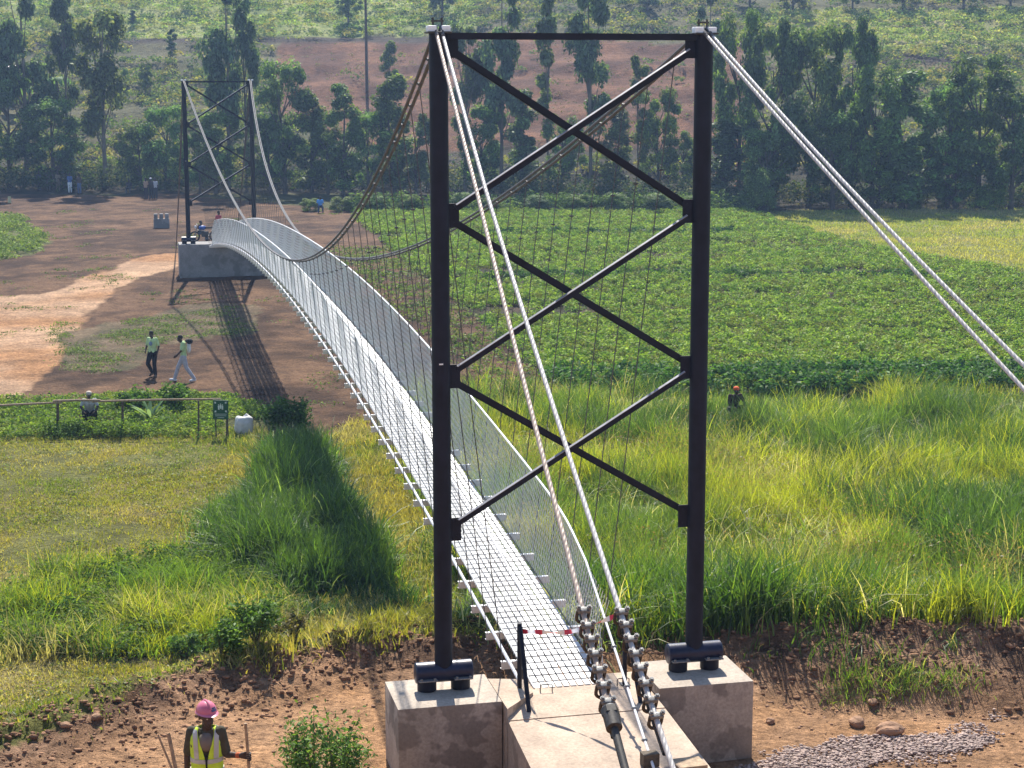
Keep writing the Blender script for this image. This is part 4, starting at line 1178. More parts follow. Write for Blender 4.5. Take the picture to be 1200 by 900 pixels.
# bushes along the field edge
BU = [(890, 251, 192, .62, 0, 'large round dark bush on the field edge under the slanting ropes'),
      (1074, 247, 214, .52, 1, 'low bush on the field edge in front of the wood'),
      (1160, 247, 210, .75, 3, 'feathery light green bush on the field edge at right'),
      (1110, 246, 224, .6, 2, 'small dark bush between the two light field edge bushes'),
      (812, 248, 226, .8, 1, 'bush on the field edge just left of the near right pole'),
      (770, 248, 224, .9, 0, 'bush on the field edge second from the near right pole'),
      (722, 248, 222, .9, 3, 'bush on the field edge behind the second brace'),
      (676, 248, 224, .9, 1, 'bush on the field edge left of the second brace end'),
      (630, 248, 226, .9, 2, 'bush on the field edge right of the rope stays'),
      (575, 248, 228, .9, 1, 'bush on the field edge behind the rope stays'),
      (540, 247, 222, .8, 0, 'bush on the field edge just right of the near left pole'),
      (480, 248, 224, .8, 3, 'bush on the field edge left of the near left pole'),
      (440, 248, 226, .8, 0, 'bush on the field edge behind the main cable'),
      (402, 247, 226, .9, 3, 'light bush beside the person in blue by the field'),
      (364, 247, 228, .8, 1, 'bush left of the person in blue by the field')]
for (x, b, t, w_, v, lab) in BU: tree(x, b, t, 'bush', lab, 'bushes along the field edge', v, w_, 'bush', 'bush')

# shrubs near by: finer leaves, own meshes
def shrub(px, py, h, wd, nl, size, cols, label, name='shrub', stems=9, Yd=None, zoff=0):
    g = ground_at(px, py) if Yd is None else atY(px, py, Yd)
    if Yd is not None: g[2] = hz(g[0], g[1])
    r = empty(name, g); tag(r, label, 'shrub')
    mb = MB(); tips = []
    for i in range(stems):
        a = rng.uniform(0, 2 * PI); q = wd * .5 * math.sqrt(rng.uniform()); e = Vector((q * math.cos(a), q * math.sin(a), h * rng.uniform(.6, 1.0) * (1 - .35 * (2 * q / wd) ** 2)))
        m_ = e * .5 + Vector((rng.normal(0, .04), rng.normal(0, .04), h * .08)); mb.tube([(0, 0, -.05), m_, e], [.012, .009, .004], 5); tips.append((m_, e))
    mb.build('stem', M['bark'], r)
    P = []
    for m_, e in tips:
        k = rng.uniform(0, 1, (nl // stems, 1)) ** .7
        P.append(np.array(m_) * (1 - k) + np.array(e) * k + rng.normal(0, wd * .075, (nl // stems, 3)))
    P = np.concatenate(P); P[:, 2] = np.maximum(P[:, 2], .03)
    c = np.array(cols)[rng.integers(0, len(cols), len(P))] * np.exp(rng.normal(0, .25, (len(P), 1)))
    V, Q, C = leaves(P, size * rng.uniform(.6, 1.3, len(P)), c, .4, .42)
    np_mesh('foliage', V, Q, M['leafcrop'], C, r)
    return r
GR = [(.10, .19, .04), (.07, .14, .03), (.16, .25, .05)]
shrub(378, 900, 1.55, 1.15, 3200, .036, GR, 'leafy green shrub in the foreground right of the helmeted worker', stems=22, Yd=19.7)
shrub(300, 760, .75, .95, 1500, .045, GR, 'dark leafy shrub on the bank above the turned soil')
shrub(258, 772, .6, .9, 1200, .045, GR, 'green shrub left of the dark leafy shrub on the bank')
shrub(345, 752, .55, .6, 600, .04, [(.16, .13, .06), (.20, .17, .08), (.10, .10, .04)], 'half dry brown shrub on the bank beside the dark leafy shrub')
shrub(215, 772, .5, .8, 1000, .045, GR, 'low green shrub at the left end of the bank shrubs')
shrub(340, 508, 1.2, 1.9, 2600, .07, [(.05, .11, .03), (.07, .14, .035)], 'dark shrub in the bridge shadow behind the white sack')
shrub(155, 480, .7, 1.4, 1200, .08, GR, 'leafy shrub behind the rail fence left of the spiky plant')
shrub(205, 478, .8, 1.6, 1300, .08, GR, 'leafy shrub behind the rail fence right of the spiky plant')
# spiky silvery agave behind the fence
g = ground_at(176, 492); r = empty('agave', g); tag(r, 'silvery green spiky agave plant behind the rail fence', 'plant')
for i in range(15):
    a = rng.uniform(0, 2 * PI); el = rng.uniform(.35, 1.35); L_ = rng.uniform(.7, 1.1)
    d = Vector((math.cos(a) * math.cos(el), math.sin(a) * math.cos(el), math.sin(el))); sd = d.cross(Vector((0, 0, 1))).normalized(); nn = sd.cross(d)
    V = []
    for k in range(7):
        t = k / 6; w_ = .075 * (1 - t) ** .6 * (.6 + 1.2 * t) + .004; c = d * L_ * t - Vector((0, 0, .25 * L_ * t * t))
        V += [c - sd * w_ + nn * w_ * .5, c - nn * .012, c + sd * w_ + nn * w_ * .5]
    Q = [(3 * k + j, 3 * k + j + 1, 3 * k + j + 4, 3 * k + j + 3) for k in range(6) for j in range(2)]
    np_mesh('leaf', np.array([tuple(v) for v in V]), np.array(Q), M['leafcrop'], np.full((len(V), 3), (.22, .30, .20)) * rng.uniform(.7, 1.4), r)
# banana plants on the slope
for x, b, t, lab in ((68, 118, 74, 'banana plant with broad drooping leaves on the slope beside the pale roof'), (30, 128, 84, 'banana plant half hidden below the pale roof')):
    g = ground_at(x, b); H = atY(x, t, g[1])[2] - g[2]; r = empty('banana_plant', g); tag(r, lab, 'banana plant')
    mb = MB(); mb.tube([(0, 0, -.2), (0.05, 0, H * .3), (0, .05, H * .6)], [.22, .18, .12], 8); mb.build('stem', M['bark'], r, True)
    for i in range(9):
        a = i * 2.4 + 1; d = Vector((math.cos(a), math.sin(a), 0)); sd = Vector((-d.y, d.x, 0)); V = []
        L_ = H * rng.uniform(.5, .75)
        for k in range(8):
            t_ = k / 7; c = Vector((0, 0, H * .55)) + d * L_ * t_ * .9 + Vector((0, 0, L_ * (1.1 * t_ - 1.35 * t_ * t_))); w_ = .38 * math.sin(PI * (.06 + .92 * t_)) * H / 4
            V += [c - sd * w_ - Vector((0, 0, w_ * .3)), c, c + sd * w_ - Vector((0, 0, w_ * .3))]
        Q = [(3 * k + j, 3 * k + j + 1, 3 * k + j + 4, 3 * k + j + 3) for k in range(7) for j in range(2)]
        np_mesh('leaf', np.array([tuple(v) for v in V]), np.array(Q), M['leafcrop'], np.full((len(V), 3), (.12, .20, .06)) * rng.uniform(.8, 1.3), r)
# orange flowers in the creeper
P = atY(848, 175, 143); n = 240
V = P[None] + rng.normal(0, 1, (n, 3)) * np.array([.75, .5, 1.5]); V[:, 1] -= 1.2
v, q, c = leaves(V, .09 * rng.uniform(.6, 1.4, n), jit((.50, .11, .04), n))
o = np_mesh('flowering_creeper', v, q, M['leafcrop'], c); tag(o, 'orange red flowers of a creeper hanging on the dark tree behind the right pole', 'flowers', kind='stuff')
#PART5

# ================================================================== PEOPLE
def skinmat(name, c): return mat(name, c, .6, 0, .12, 9, 0, 10, .35)
M['skin'] = skinmat('dark_skin', (.06, .036, .026)); M['hair'] = mat('black_hair', (.012, .011, .011), .8, 0, .3, 30)
def cloth(name, c, r=.85, var=.15): return mat(name, c, r, 0, var, 12, .25, 35, .2)
M['eye'] = mat('eye_white', (.5, .48, .44), .3, 0, .05)

def cone(mb, a, b, ra, rb, n=12):
    """round-ended tapered limb"""
    a = Vector(a); b = Vector(b); L = (b - a).length
    if L < 1e-5: mb.sphere(a, ra, n, 8); return
    t = (b - a) / L; pts = []; rs = []
    for k in (-1, -.92, -.7, -.38, 0): pts.append(a + t * ra * k); rs.append(max(.0008, ra * math.sqrt(max(0, 1 - k * k))))
    for k in (0, .38, .7, .92, 1): pts.append(b + t * rb * k); rs.append(max(.0008, rb * math.sqrt(max(0, 1 - k * k))))
    mb.tube(pts, rs, n)

def fuse(mb, name, m, parent, voxel, smooth=4):
    """one continuous skin round all the shapes"""
    tmp = mb.build('tmp', m); 
    md = tmp.modifiers.new('r', 'REMESH'); md.mode = 'VOXEL'; md.voxel_size = voxel; md.use_smooth_shade = True
    if smooth: ms = tmp.modifiers.new('s', 'SMOOTH'); ms.factor = .5; ms.iterations = smooth
    dg = bpy.context.evaluated_depsgraph_get(); dg.update()
    me = bpy.data.meshes.new_from_object(tmp.evaluated_get(dg)); me.name = name
    old = tmp.data; bpy.data.objects.remove(tmp); bpy.data.meshes.remove(old)
    me.materials.clear(); 
    for q in (m if isinstance(m, list) else [m]): me.materials.append(q)
    o = bpy.data.objects.new(name, me); COL.objects.link(o); o.parent = parent
    return o

# joints of a standing figure 1.72 m tall; x to its left-hand side is negative when seen from the front camera (figure faces -y)
def base_pose():
    return dict(pel=(0, 0, .93), waist=(0, .01, 1.06), chest=(0, .0, 1.27), neck=(0, .01, 1.45), head=(0, -.02, 1.60),
                shL=(-.165, .01, 1.41), shR=(.165, .01, 1.41), elL=(-.215, .03, 1.13), elR=(.215, .03, 1.13), wrL=(-.245, -.03, .89), wrR=(.245, -.03, .89),
                hipL=(-.09, 0, .91), hipR=(.09, 0, .91), knL=(-.10, -.02, .50), knR=(.10, -.02, .50), anL=(-.10, .02, .08), anR=(.10, .02, .08),
                toL=(-.115, -.14, .035), toR=(.115, -.14, .035))
def hand(mb, wr, el, curl=.4, out=1, sc=1.):
    """palm, four unequal fingers, thumb from the side of the palm; hanging hand"""
    w = Vector(wr); d = (w - Vector(el)).normalized(); x = Vector((0, -1, 0)); x = (x - d * x.dot(d)).normalized(); nrm = d.cross(x) * out
    pe = w + d * .085 * sc
    for k in (-1, 0, 1): cone(mb, w + x * .012 * k * sc, pe + x * .022 * k * sc, .020 * sc, .015 * sc, 8)
    for i, L in enumerate((.068, .078, .072, .056)):
        a = pe + x * (.030 - .020 * i) * sc; k1 = a + (d * math.cos(curl) + nrm * math.sin(curl)) * L * .5 * sc; k2 = k1 + (d * math.cos(curl * 2.2) + nrm * math.sin(curl * 2.2)) * L * .5 * sc
        cone(mb, a, k1, .0095 * sc, .0085 * sc, 8); cone(mb, k1, k2, .0085 * sc, .007 * sc, 8)
    a = w + d * .03 * sc + x * .030 * sc; k1 = a + (d * .7 + x * .7 + nrm * .3).normalized() * .036 * sc; k2 = k1 + (d * .95 + nrm * .3).normalized() * .03 * sc
    cone(mb, a, k1, .012 * sc, .010 * sc, 8); cone(mb, k1, k2, .010 * sc, .008 * sc, 8)
def head_shape(mb, h, yaw=0., pitch=0.):
    h = Vector(h); R = Matrix.Rotation(yaw, 3, 'Z') @ Matrix.Rotation(pitch, 3, 'X')
    def q(x, y, z): return h + R @ Vector((x, y, z))
    mb.sphere(q(0, .01, .035), .092, 20, 14, (.84, 1.05, 1.0))
    mb.sphere(q(0, -.035, -.035), .066, 16, 12, (.88, .9, 1.15))
    cone(mb, q(0, -.055, -.085), q(0, -.03, -.02), .030, .05)                         # chin and jaw
    cone(mb, q(0, -.098, .012), q(0, -.112, -.018), .010, .015, 8)                      # nose
    cone(mb, q(-.034, -.082, .028), q(.034, -.082, .028), .014, .014, 8)                # brow
    cone(mb, q(-.018, -.098, -.052), q(.018, -.098, -.052), .010, .010, 8)              # lips
    for s in (-1, 1): cone(mb, q(.078 * s, .015, .015), q(.080 * s, .022, -.025), .016, .011, 8)
    return q
def torso(mb, p, g=0.):
    P = {k: Vector(v) for k, v in p.items()}
    for s in (-1, 1):
        k = Vector((.065 * s, 0, 0))
        cone(mb, P['pel'] + k, P['waist'] + k * .85, .098 + g, .088 + g); cone(mb, P['waist'] + k * .85, P['chest'] + k * 1.1, .088 + g, .098 + g)
        sh = P['shR' if s > 0 else 'shL']; cone(mb, P['chest'] + k * 1.1, sh - Vector((.035 * s, 0, .02)), .098 + g, .062 + g)
    cone(mb, P['chest'] + Vector((0, 0, .08)), P['neck'] - Vector((0, 0, .04)), .10 + g, .06 + g)
def limbs(mb, p, arms=True, legs=True, g=0., frac=1., shoe=True):
    P = {k: Vector(v) for k, v in p.items()}
    for s in 'LR':
        if arms:
            cone(mb, P['sh' + s], P['el' + s], .054 + g, .040 + g)
            if frac > .9: cone(mb, P['el' + s], P['wr' + s], .040 + g, .026 + g)
        if legs:
            cone(mb, P['hip' + s], P['kn' + s], .092 + g, .058 + g); cone(mb, P['kn' + s], P['an' + s], .058 + g, .037 + g)
            if shoe: cone(mb, P['an' + s] - Vector((0, 0, .03)), P['to' + s], .042, .032)

def person(loc, rz, pose, shirt, trousers, shoes, label, voxel=.013, yaw=0., pitch=0., cap=None, sleeve=.72, hair=True, curl=.4, eyes=True, hands=True, scale=1., group=None):
    r = empty('person', loc, rz); r.scale = (scale,) * 3; tag(r, label, 'person', group)
    p = base_pose(); p.update(pose); P = {k: Vector(v) for k, v in p.items()}
    mb = MB(); torso(mb, p); limbs(mb, p, shoe=False)
    for s in 'LR': cone(mb, P['an' + s] - Vector((0, 0, .03)), P['to' + s], .036, .028)
    cone(mb, P['neck'] - Vector((0, 0, .05)), P['head'] - Vector((0, .0, .05)), .058, .054)
    q = head_shape(mb, p['head'], yaw, pitch)
    if hands:
        if hands is True or 'L' in hands: hand(mb, p['wrL'], p['elL'], curl, -1)
        if hands is True or 'R' in hands: hand(mb, p['wrR'], p['elR'], curl, 1)
    body = fuse(mb, 'body', M['skin'], r, voxel, 3)
    if eyes:
        for s in (-1, 1):
            mb = MB(); mb.sphere(q(.031 * s, -.083, .012), .0105, 8, 6); mb.build('eye', M['eye'], r, True)
    if shirt is not None:
        mb = MB(); torso(mb, p, .014)
        for s in 'LR':
            e = P['sh' + s] * (1 - sleeve) + P['el' + s] * sleeve
            cone(mb, P['sh' + s], e, .060, .055)
            if sleeve > .99: cone(mb, P['el' + s], P['wr' + s] * .95 + P['el' + s] * .05, .056, .038)
        fuse(mb, 'shirt', shirt, r, voxel, 3)
    if trousers is not None:
        mb = MB()
        for s in 'LR':
            cone(mb, P['pel'] * .5 + P['hip' + s] * .5, P['hip' + s], .112, .108)
            cone(mb, P['hip' + s], P['kn' + s], .106, .078); cone(mb, P['kn' + s], P['an' + s] + Vector((0, 0, .02)), .078, .062)
        fuse(mb, 'trousers', trousers, r, voxel, 3)
    if shoes is not None:
        for s in 'LR':
            mb = MB(); cone(mb, P['an' + s] - Vector((0, 0, .035)), P['to' + s], .05, .042); cone(mb, P['an' + s] - Vector((0, -.03, .04)), P['to' + s], .045, .04)
            fuse(mb, 'shoe', shoes, r, voxel, 2)
    if hair:
        mb = MB(); mb.sphere(q(0, .022, .052), .094, 18, 12, (.86, 1.02, .95)); fuse(mb, 'hair', M['hair'], r, voxel * .8, 1)
    if cap is not None:
        mb = MB(); mb.sphere(q(0, .01, .075), .105, 18, 12, (.92, 1.1, .72)); cone(mb, q(-.03, -.12, .05), q(.03, -.12, .05), .016, .016); fuse(mb, 'hat', cap, r, voxel * .8, 1)
    return r, q, P

def turn(rz): return rz
# --- the worker with the pink helmet, near left
M['vest'] = cloth('yellow_vest', (.62, .86, .06), .7, .1); M['band'] = cloth('silver_band', (.52, .53, .52), .45, .08)
M['olive'] = cloth('olive_shirt', (.075, .068, .045)); M['greyshirt'] = cloth('grey_shirt', (.20, .17, .145))
M['helmet'] = mat('pink_helmet', (.62, .16, .24), .35, 0, .12, 9, 0, 10, .5); M['helmetblue'] = mat('helmet_sticker', (.06, .07, .16), .4)
WL = atY(236, 900, 18.75); WL = np.array([WL[0], 19.05, hz(WL[0], 19.05)])
pose = dict(head=(.015, -.03, 1.575), neck=(.005, 0, 1.43), shL=(-.158, .02, 1.40), shR=(.155, -.01, 1.40), elL=(-.212, .05, 1.12), wrL=(-.225, .01, .87),
            elR=(.215, -.02, 1.13), wrR=(.385, -.17, 1.17), toL=(-.13, -.14, .035), toR=(.13, -.14, .035))
wk, q, P = person(WL, .12, pose, M['olive'], cloth('navy_work_trousers', (.03, .035, .05)), cloth('work_boots', (.05, .04, .03)),
                  'worker in pink helmet and yellow vest holding an upright stick', .0095, yaw=.45, pitch=.08, hair=False, sleeve=.85, hands='L', scale=1.05)
# grey front of the T-shirt seen in the open vest is part of the shirt colour; the vest itself
rows = [(.90, .180, .142), (1.0, .174, .135), (1.10, .174, .134), (1.20, .180, .138), (1.30, .184, .140), (1.37, .178, .128), (1.425, .15, .098), (1.46, .10, .075)]
nA = 40; V = []; gaps = [.02, .02, .04, .17, .34, .48, .66, .85]
for (z, rx, ry), gp in zip(rows, gaps):
    for k in range(nA + 1):
        a = -PI / 2 + gp + (2 * PI - 2 * gp) * k / nA
        V.append((rx * math.cos(a) * 1.0, ry * math.sin(a) + .003, z))
Q = [(j * (nA + 1) + k, j * (nA + 1) + k + 1, (j + 1) * (nA + 1) + k + 1, (j + 1) * (nA + 1) + k) for j in range(len(rows) - 1) for k in range(nA)]
# armholes: leave the side faces of the upper rows open
def armhole(j, k):
    a = (k + .5) / nA * 2 * PI - PI / 2; return j >= 4 and abs(math.cos(a)) > .88
Q = [f for i, f in enumerate(Q) if not armhole(i // nA, i % nA)]
me = bpy.data.meshes.new('vest'); me.from_pydata(V, [], Q); me.materials.append(M['vest']); vest = bpy.data.objects.new('vest', me); COL.objects.link(vest); vest.parent = wk
vest.modifiers.new('s', 'SOLIDIFY').thickness = .008; sm = vest.modifiers.new('b', 'SUBSURF'); sm.levels = 1; sm.render_levels = 1
def band(pts_fn, name='reflective_band'):
    me = bpy.data.meshes.new(name); V, Q = pts_fn; me.from_pydata(V, [], Q); me.materials.append(M['band']); o = bpy.data.objects.new(name, me); COL.objects.link(o); o.parent = vest
    o.modifiers.new('s', 'SOLIDIFY').thickness = .006; return o
def ring(z, hgt):
    V = []; rr = lambda zz: [np.interp(zz, [r_[0] for r_ in rows], [r_[i] for r_ in rows]) for i in (1, 2)] + [np.interp(zz, [r_[0] for r_ in rows], gaps)]
    for zz in (z, z + hgt):
        rx, ry, gp = rr(zz)
        for k in range(nA + 1):
            a = -PI / 2 + gp + (2 * PI - 2 * gp) * k / nA; V.append(((rx + .007) * math.cos(a), (ry + .007) * math.sin(a) + .003, zz))
    return V, [(k, k + 1, nA + 2 + k, nA + 1 + k) for k in range(nA)]
band(ring(.945, .048)); band(ring(1.075, .048))
def strip(sgn, back=1):
    V = []; zs = np.linspace(1.13, 1.44, 9); rr = lambda zz: [np.interp(zz, [r_[0] for r_ in rows], [r_[i] for r_ in rows]) for i in (1, 2)]
    for zz in zs:
        rx, ry = rr(zz)
        for d in (-.024, .024):
            x = sgn * np.interp(zz, [1.13, 1.44], [.105, .118]) + d; x = np.clip(x / (rx + .007), -.98, .98)
            V.append(((rx + .008) * x, -back * (ry + .008) * math.sqrt(1 - x * x) + .003, zz))
    return V, [(2 * k, 2 * k + 1, 2 * k + 3, 2 * k + 2) for k in range(len(zs) - 1)]
for sgn in (-1, 1): band(strip(sgn)); band(strip(sgn, -1))
mb = MB(); mb.tube([(.0, -.150, 1.16), (.002, -.151, 1.0), (.0, -.156, .90)], .011, 8); mb.build('zip', M['hair'], vest, True)
mb = MB(); mb.sphere((0, -.055, 1.30), .1, 16, 10, (.92, .98, 1.1)); fuse(mb, 'shirt_front', M['greyshirt'], wk, .012, 2)
# helmet: shell, brim, peak, ridge
hm = empty('helmet'); hm.parent = wk; hm.location = q(0, 0, 0); hm.rotation_euler = (0.02, 0, .45)
mb = MB(); mb.sphere((0, .012, .062), .122, 28, 14, (.90, 1.10, .95))
mb.v = [(x, y, max(z, .058)) for x, y, z in mb.v]; mb.build('shell', M['helmet'], hm, True)
mb = MB(); pts = []
V = []
for k in range(36):
    a = 2 * PI * k / 36; e = 1.28 if math.sin(a) < -.3 else 1.10
    e += .12 * max(0, -math.sin(a)) 
    V += [(.108 * math.cos(a), .012 + .130 * math.sin(a), .066), (.108 * 1.10 * math.cos(a), .012 + .132 * e * math.sin(a), .050), (.106 * math.cos(a), .012 + .128 * math.sin(a), .050)]
mb.add(V, [(3 * k + i, 3 * ((k + 1) % 36) + i, 3 * ((k + 1) % 36) + (i + 1) % 3, 3 * k + (i + 1) % 3) for k in range(36) for i in range(3)]); mb.build('brim', M['helmet'], hm, True)
mb = MB(); mb.tube([(0, .012 + .135 * math.cos(a), .062 + .117 * math.sin(a)) for a in np.linspace(.35, 2.7, 12)], .013, 8); mb.build('ridge', M['helmet'], hm, True)
mb = MB(); V = []
for i in range(9):
    for zz in (.088, .128):
        a = -PI / 2 + .05 + .75 * i / 8; r_ = math.sqrt(max(0, 1 - ((zz - .062) / .116) ** 2)); V.append((.1115 * math.cos(a) * r_, .012 + .1365 * math.sin(a) * r_, zz))
mb.add(V, [(2 * i, 2 * i + 1, 2 * i + 3, 2 * i + 2) for i in range(8)]); mb.build('sticker', M['helmetblue'], hm)
# right hand closed on the stick
SX, SY = .452, -.225
mb = MB(); w_ = P['wrR']; pc = Vector((SX - .012, SY + .036, 1.175))
for dz in (-.028, 0, .028): cone(mb, w_ + Vector((0, 0, dz * .4)), pc + Vector((0, 0, dz)), .024, .019, 10)
for i, (dz, L) in enumerate(((.036, .9), (.012, 1.), (-.012, .95), (-.035, .8))):
    prev = None
    for k in range(5):
        a = 1.2 - (.95 * k) * L; pt = Vector((SX + .030 * math.cos(a), SY + .030 * math.sin(a), 1.175 + dz))
        if prev is not None: cone(mb, prev, pt, .0095 - .0005 * k, .009 - .0005 * k, 8)
        prev = pt
prev = None
for k, a in enumerate((1.9, 2.6, 3.4)):
    pt = Vector((SX + .033 * math.cos(a), SY + .033 * math.sin(a), 1.205 + .012 * k))
    if prev is not None: cone(mb, prev, pt, .0115, .010, 8)
    prev = pt
fuse(mb, 'hand', M['skin'], wk, .0045, 2)
mb = MB(); cone(mb, P['wrR'] * .8 + P['elR'] * .2, P['wrR'] * .72 + P['elR'] * .28, .033, .034); mb.build('wristband', cloth('orange_band', (.45, .12, .05)), wk, True)
Rw = Matrix.Rotation(.12, 3, 'Z'); sp = Rw @ Vector((SX * 1.05, SY * 1.05, .05)) + Vector(WL)
mb = MB(); gz = hz(sp.x, sp.y); mb.tube([(sp.x + .045, sp.y, gz - .02), (sp.x + .0, sp.y, sp.z + 1.175), (sp.x - .02, sp.y, sp.z + 1.58)], [.019, .018, .017], 10)
tag(mb.build('wooden_stick', M['wood'], None, True), 'straight wooden stick held upright by the worker in the pink helmet', 'stick')
# sticks leaning beside the worker
for (xa, ya, xb, yb, r_, lab) in ((184, 860, 214, 935, .013, 'thin stick leaning beside the worker, leftmost of the two loose sticks'), (196, 858, 211, 935, .022, 'thicker pale stick leaning beside the worker, right one of the two loose sticks')):
    a = atY(xa, ya, 18.9); b = atY(xb, yb, 18.7); d = (b - a); k = 1.0
    while (a + d * k)[2] > hz(*(a + d * k)[:2]) - .05 and k < 4: k += .02
    b = a + d * k; mb = MB(); mb.tube([a, (a + b) / 2 + np.array([.008, 0, 0]), b], r_, 8); tag(mb.build('wooden_stick', M['wood'], None, True), lab, 'stick')

# --- two people walking on the soil
M['lime'] = cloth('pale_lime_shirt', (.50, .66, .33)); M['whitecloth'] = cloth('white_cloth', (.72, .72, .72)); M['blackcloth'] = cloth('black_cloth', (.018, .018, .02)); M['greytr'] = cloth('light_grey_trousers', (.42, .43, .47))
g = ground_at(180, 441)
pose = dict(knL=(-.10, -.20, .52), anL=(-.09, .06, .16), toL=(-.10, -.08, .07), knR=(.07, -.03, .5), anR=(.06, .04, .08), elR=(.25, .02, 1.14), wrR=(.235, -.06, .92), elL=(-.24, 0, 1.14), wrL=(-.20, -.15, .98), head=(0, -.05, 1.58))
a1, q1, _ = person(g, -.35, pose, M['lime'], M['blackcloth'], cloth('brown_shoes', (.12, .09, .07)), 'walking person in lime T-shirt and black trousers, left one of the pair', .012, yaw=.1, pitch=.35, sleeve=.8)
mb = MB(); mb.sphere((0, -.115, 1.25), .075, 14, 10, (1, .3, 1.05)); mb.build('shirt_print', cloth('blue_print', (.22, .30, .42)), a1, True)
g = ground_at(216, 446)
pose = dict(hipL=(-.09, 0, .91), hipR=(.09, 0, .91), knL=(-.09, -.20, .53), anL=(-.09, -.34, .09), toL=(-.09, -.50, .07), knR=(.09, .10, .51), anR=(.09, .36, .10), toR=(.09, .22, .04),
            head=(0, -.10, 1.56), neck=(0, -.03, 1.44), elL=(-.25, -.02, 1.14), wrL=(-.2, -.22, .95), elR=(.24, -.06, 1.15), wrR=(.2, -.24, .98))
a2, q2, _ = person(g, -1.45, pose, M['lime'], M['greytr'], M['whitecloth'], 'walking person in lime T-shirt and light grey trousers, right one of the pair', .012, pitch=.3, sleeve=.8)
# rucksack on the back, a black bundle on the shoulder, both carried
def carried(name, shapes, m, base, rz, label, cat):
    mb = MB()
    for c, r_, s_ in shapes: mb.sphere(c, r_, 14, 10, s_)
    o = fuse(mb, name, m, None, .015, 3); o.location = base; o.rotation_euler = (0, 0, rz); tag(o, label, cat); return o
carried('backpack', [((0, .20, 1.22), .13, (1, .6, 1.5)), ((0, .2, 1.32), .12, (1, .6, 1))], M['whitecloth'], g, -1.45, 'pale backpack on the walker in light grey trousers', 'backpack')
carried('bundle', [((.06, .24, 1.47), .12, (1.2, 1, .85)), ((.0, .15, 1.48), .08, (1.2, 1, .8))], M['blackcloth'], g, -1.45, 'black rolled bundle on top of the pale backpack', 'bundle')

# --- people half hidden in the grass
g = ground_at(860, 496)
crouch = dict(pel=(0, .10, .42), waist=(0, .06, .55), chest=(0, -.03, .74), neck=(0, -.08, .90), head=(0, -.14, 1.04), shL=(-.185, -.05, .88), shR=(.185, -.05, .88), elL=(-.27, -.18, .66), elR=(.27, -.18, .66),
              wrL=(-.16, -.38, .55), wrR=(.16, -.38, .55), hipL=(-.1, .10, .42), hipR=(.1, .10, .42), knL=(-.17, -.30, .52), knR=(.17, -.30, .52), anL=(-.14, -.08, .09), anR=(.14, -.08, .09), toL=(-.15, -.25, .04), toR=(.15, -.25, .04))
person(g, .3, crouch, cloth('maroon_shirt', (.045, .022, .02)), M['blackcloth'], M['blackcloth'], 'person in an orange cap crouching in the reeds by the crop field', .016, cap=cloth('orange_cap', (.75, .14, .05)), hair=False)
g = ground_at(106, 503)
person(g, .2, crouch, cloth('pale_grey_shirt', (.42, .43, .42)), M['blackcloth'], M['blackcloth'], 'person in a pale sun hat crouching in the weeds behind the rail fence', .016, cap=cloth('straw_hat', (.55, .47, .38)), hair=False)

# --- people standing far off under the trees
def far_person(px, py, shirt, tr, label, rz=0., pose=None, cap=None, Yd=None, sc=1.):
    g = ground_at(px, py) if Yd is None else np.array([*atY(px, py, Yd)[:2], 0]); g[2] = hz(g[0], g[1])
    return person(g, rz, pose or dict(), cloth('far_shirt', shirt), cloth('far_trousers', tr), M['blackcloth'], label, .03, eyes=False, hands=False, cap=cap, hair=cap is None, scale=sc, group='people watching from the far bank')
sit = dict(pel=(0, .1, .48), waist=(0, .12, .6), chest=(0, .08, .82), neck=(0, .05, .99), head=(0, .0, 1.13), shL=(-.185, .06, .96), shR=(.185, .06, .96), elL=(-.24, 0, .7), elR=(.24, 0, .7), wrL=(-.15, -.22, .62), wrR=(.15, -.22, .62),
           hipL=(-.1, .08, .48), hipR=(.1, .08, .48), knL=(-.14, -.34, .5), knR=(.14, -.34, .5), anL=(-.16, -.36, .09), anR=(.16, -.36, .09), toL=(-.17, -.5, .04), toR=(.17, -.5, .04))
far_person(83, 225, (.10, .16, .34), (.75, .75, .76), 'far person in blue top and white trousers under the trees', .2)
far_person(94, 226, (.10, .07, .06), (.10, .14, .24), 'far person in dark top and blue jeans right of the white trousers', -.2)
far_person(69, 223, (.22, .17, .12), (.20, .16, .12), 'far person in tan clothes left of the white trousers')
far_person(58, 223, (.12, .10, .09), (.10, .09, .09), 'far person in grey brown clothes second left of the white trousers')
far_person(47, 222, (.05, .05, .06), (.05, .05, .06), 'far person in dark clothes at the left end of the standing group')
far_person(172, 232, (.34, .24, .16), (.04, .04, .05), 'far person in tan shirt and black trousers near the far tower', -.4)
far_person(178, 232, (.05, .045, .045), (.03, .03, .035), 'far person in black with white cap near the far tower', 0, cap=M['whitecloth'])
far_person(183, 232, (.42, .42, .45), (.04, .04, .05), 'far person in pale top beside the white cap', .4)
far_person(152, 226, (.04, .04, .05), (.05, .05, .06), 'far person in dark clothes sitting on the ground under the trees', 0, sit)
far_person(257, 262, (.52, .07, .09), (.05, .05, .07), 'far person in red jacket behind the far deck end', 2.6, Yd=112)
far_person(236, 262, (.03, .03, .035), (.10, .12, .16), 'far person in black sitting astride the parked motorcycle', 1.4, sit, Yd=110)
far_person(376, 249, (.10, .32, .72), (.05, .06, .10), 'person in bright blue top sitting by the field edge', .2, sit)
far_person(502, 224, (.55, .55, .58), (.12, .12, .14), 'far person in pale top just left of the near left pole')

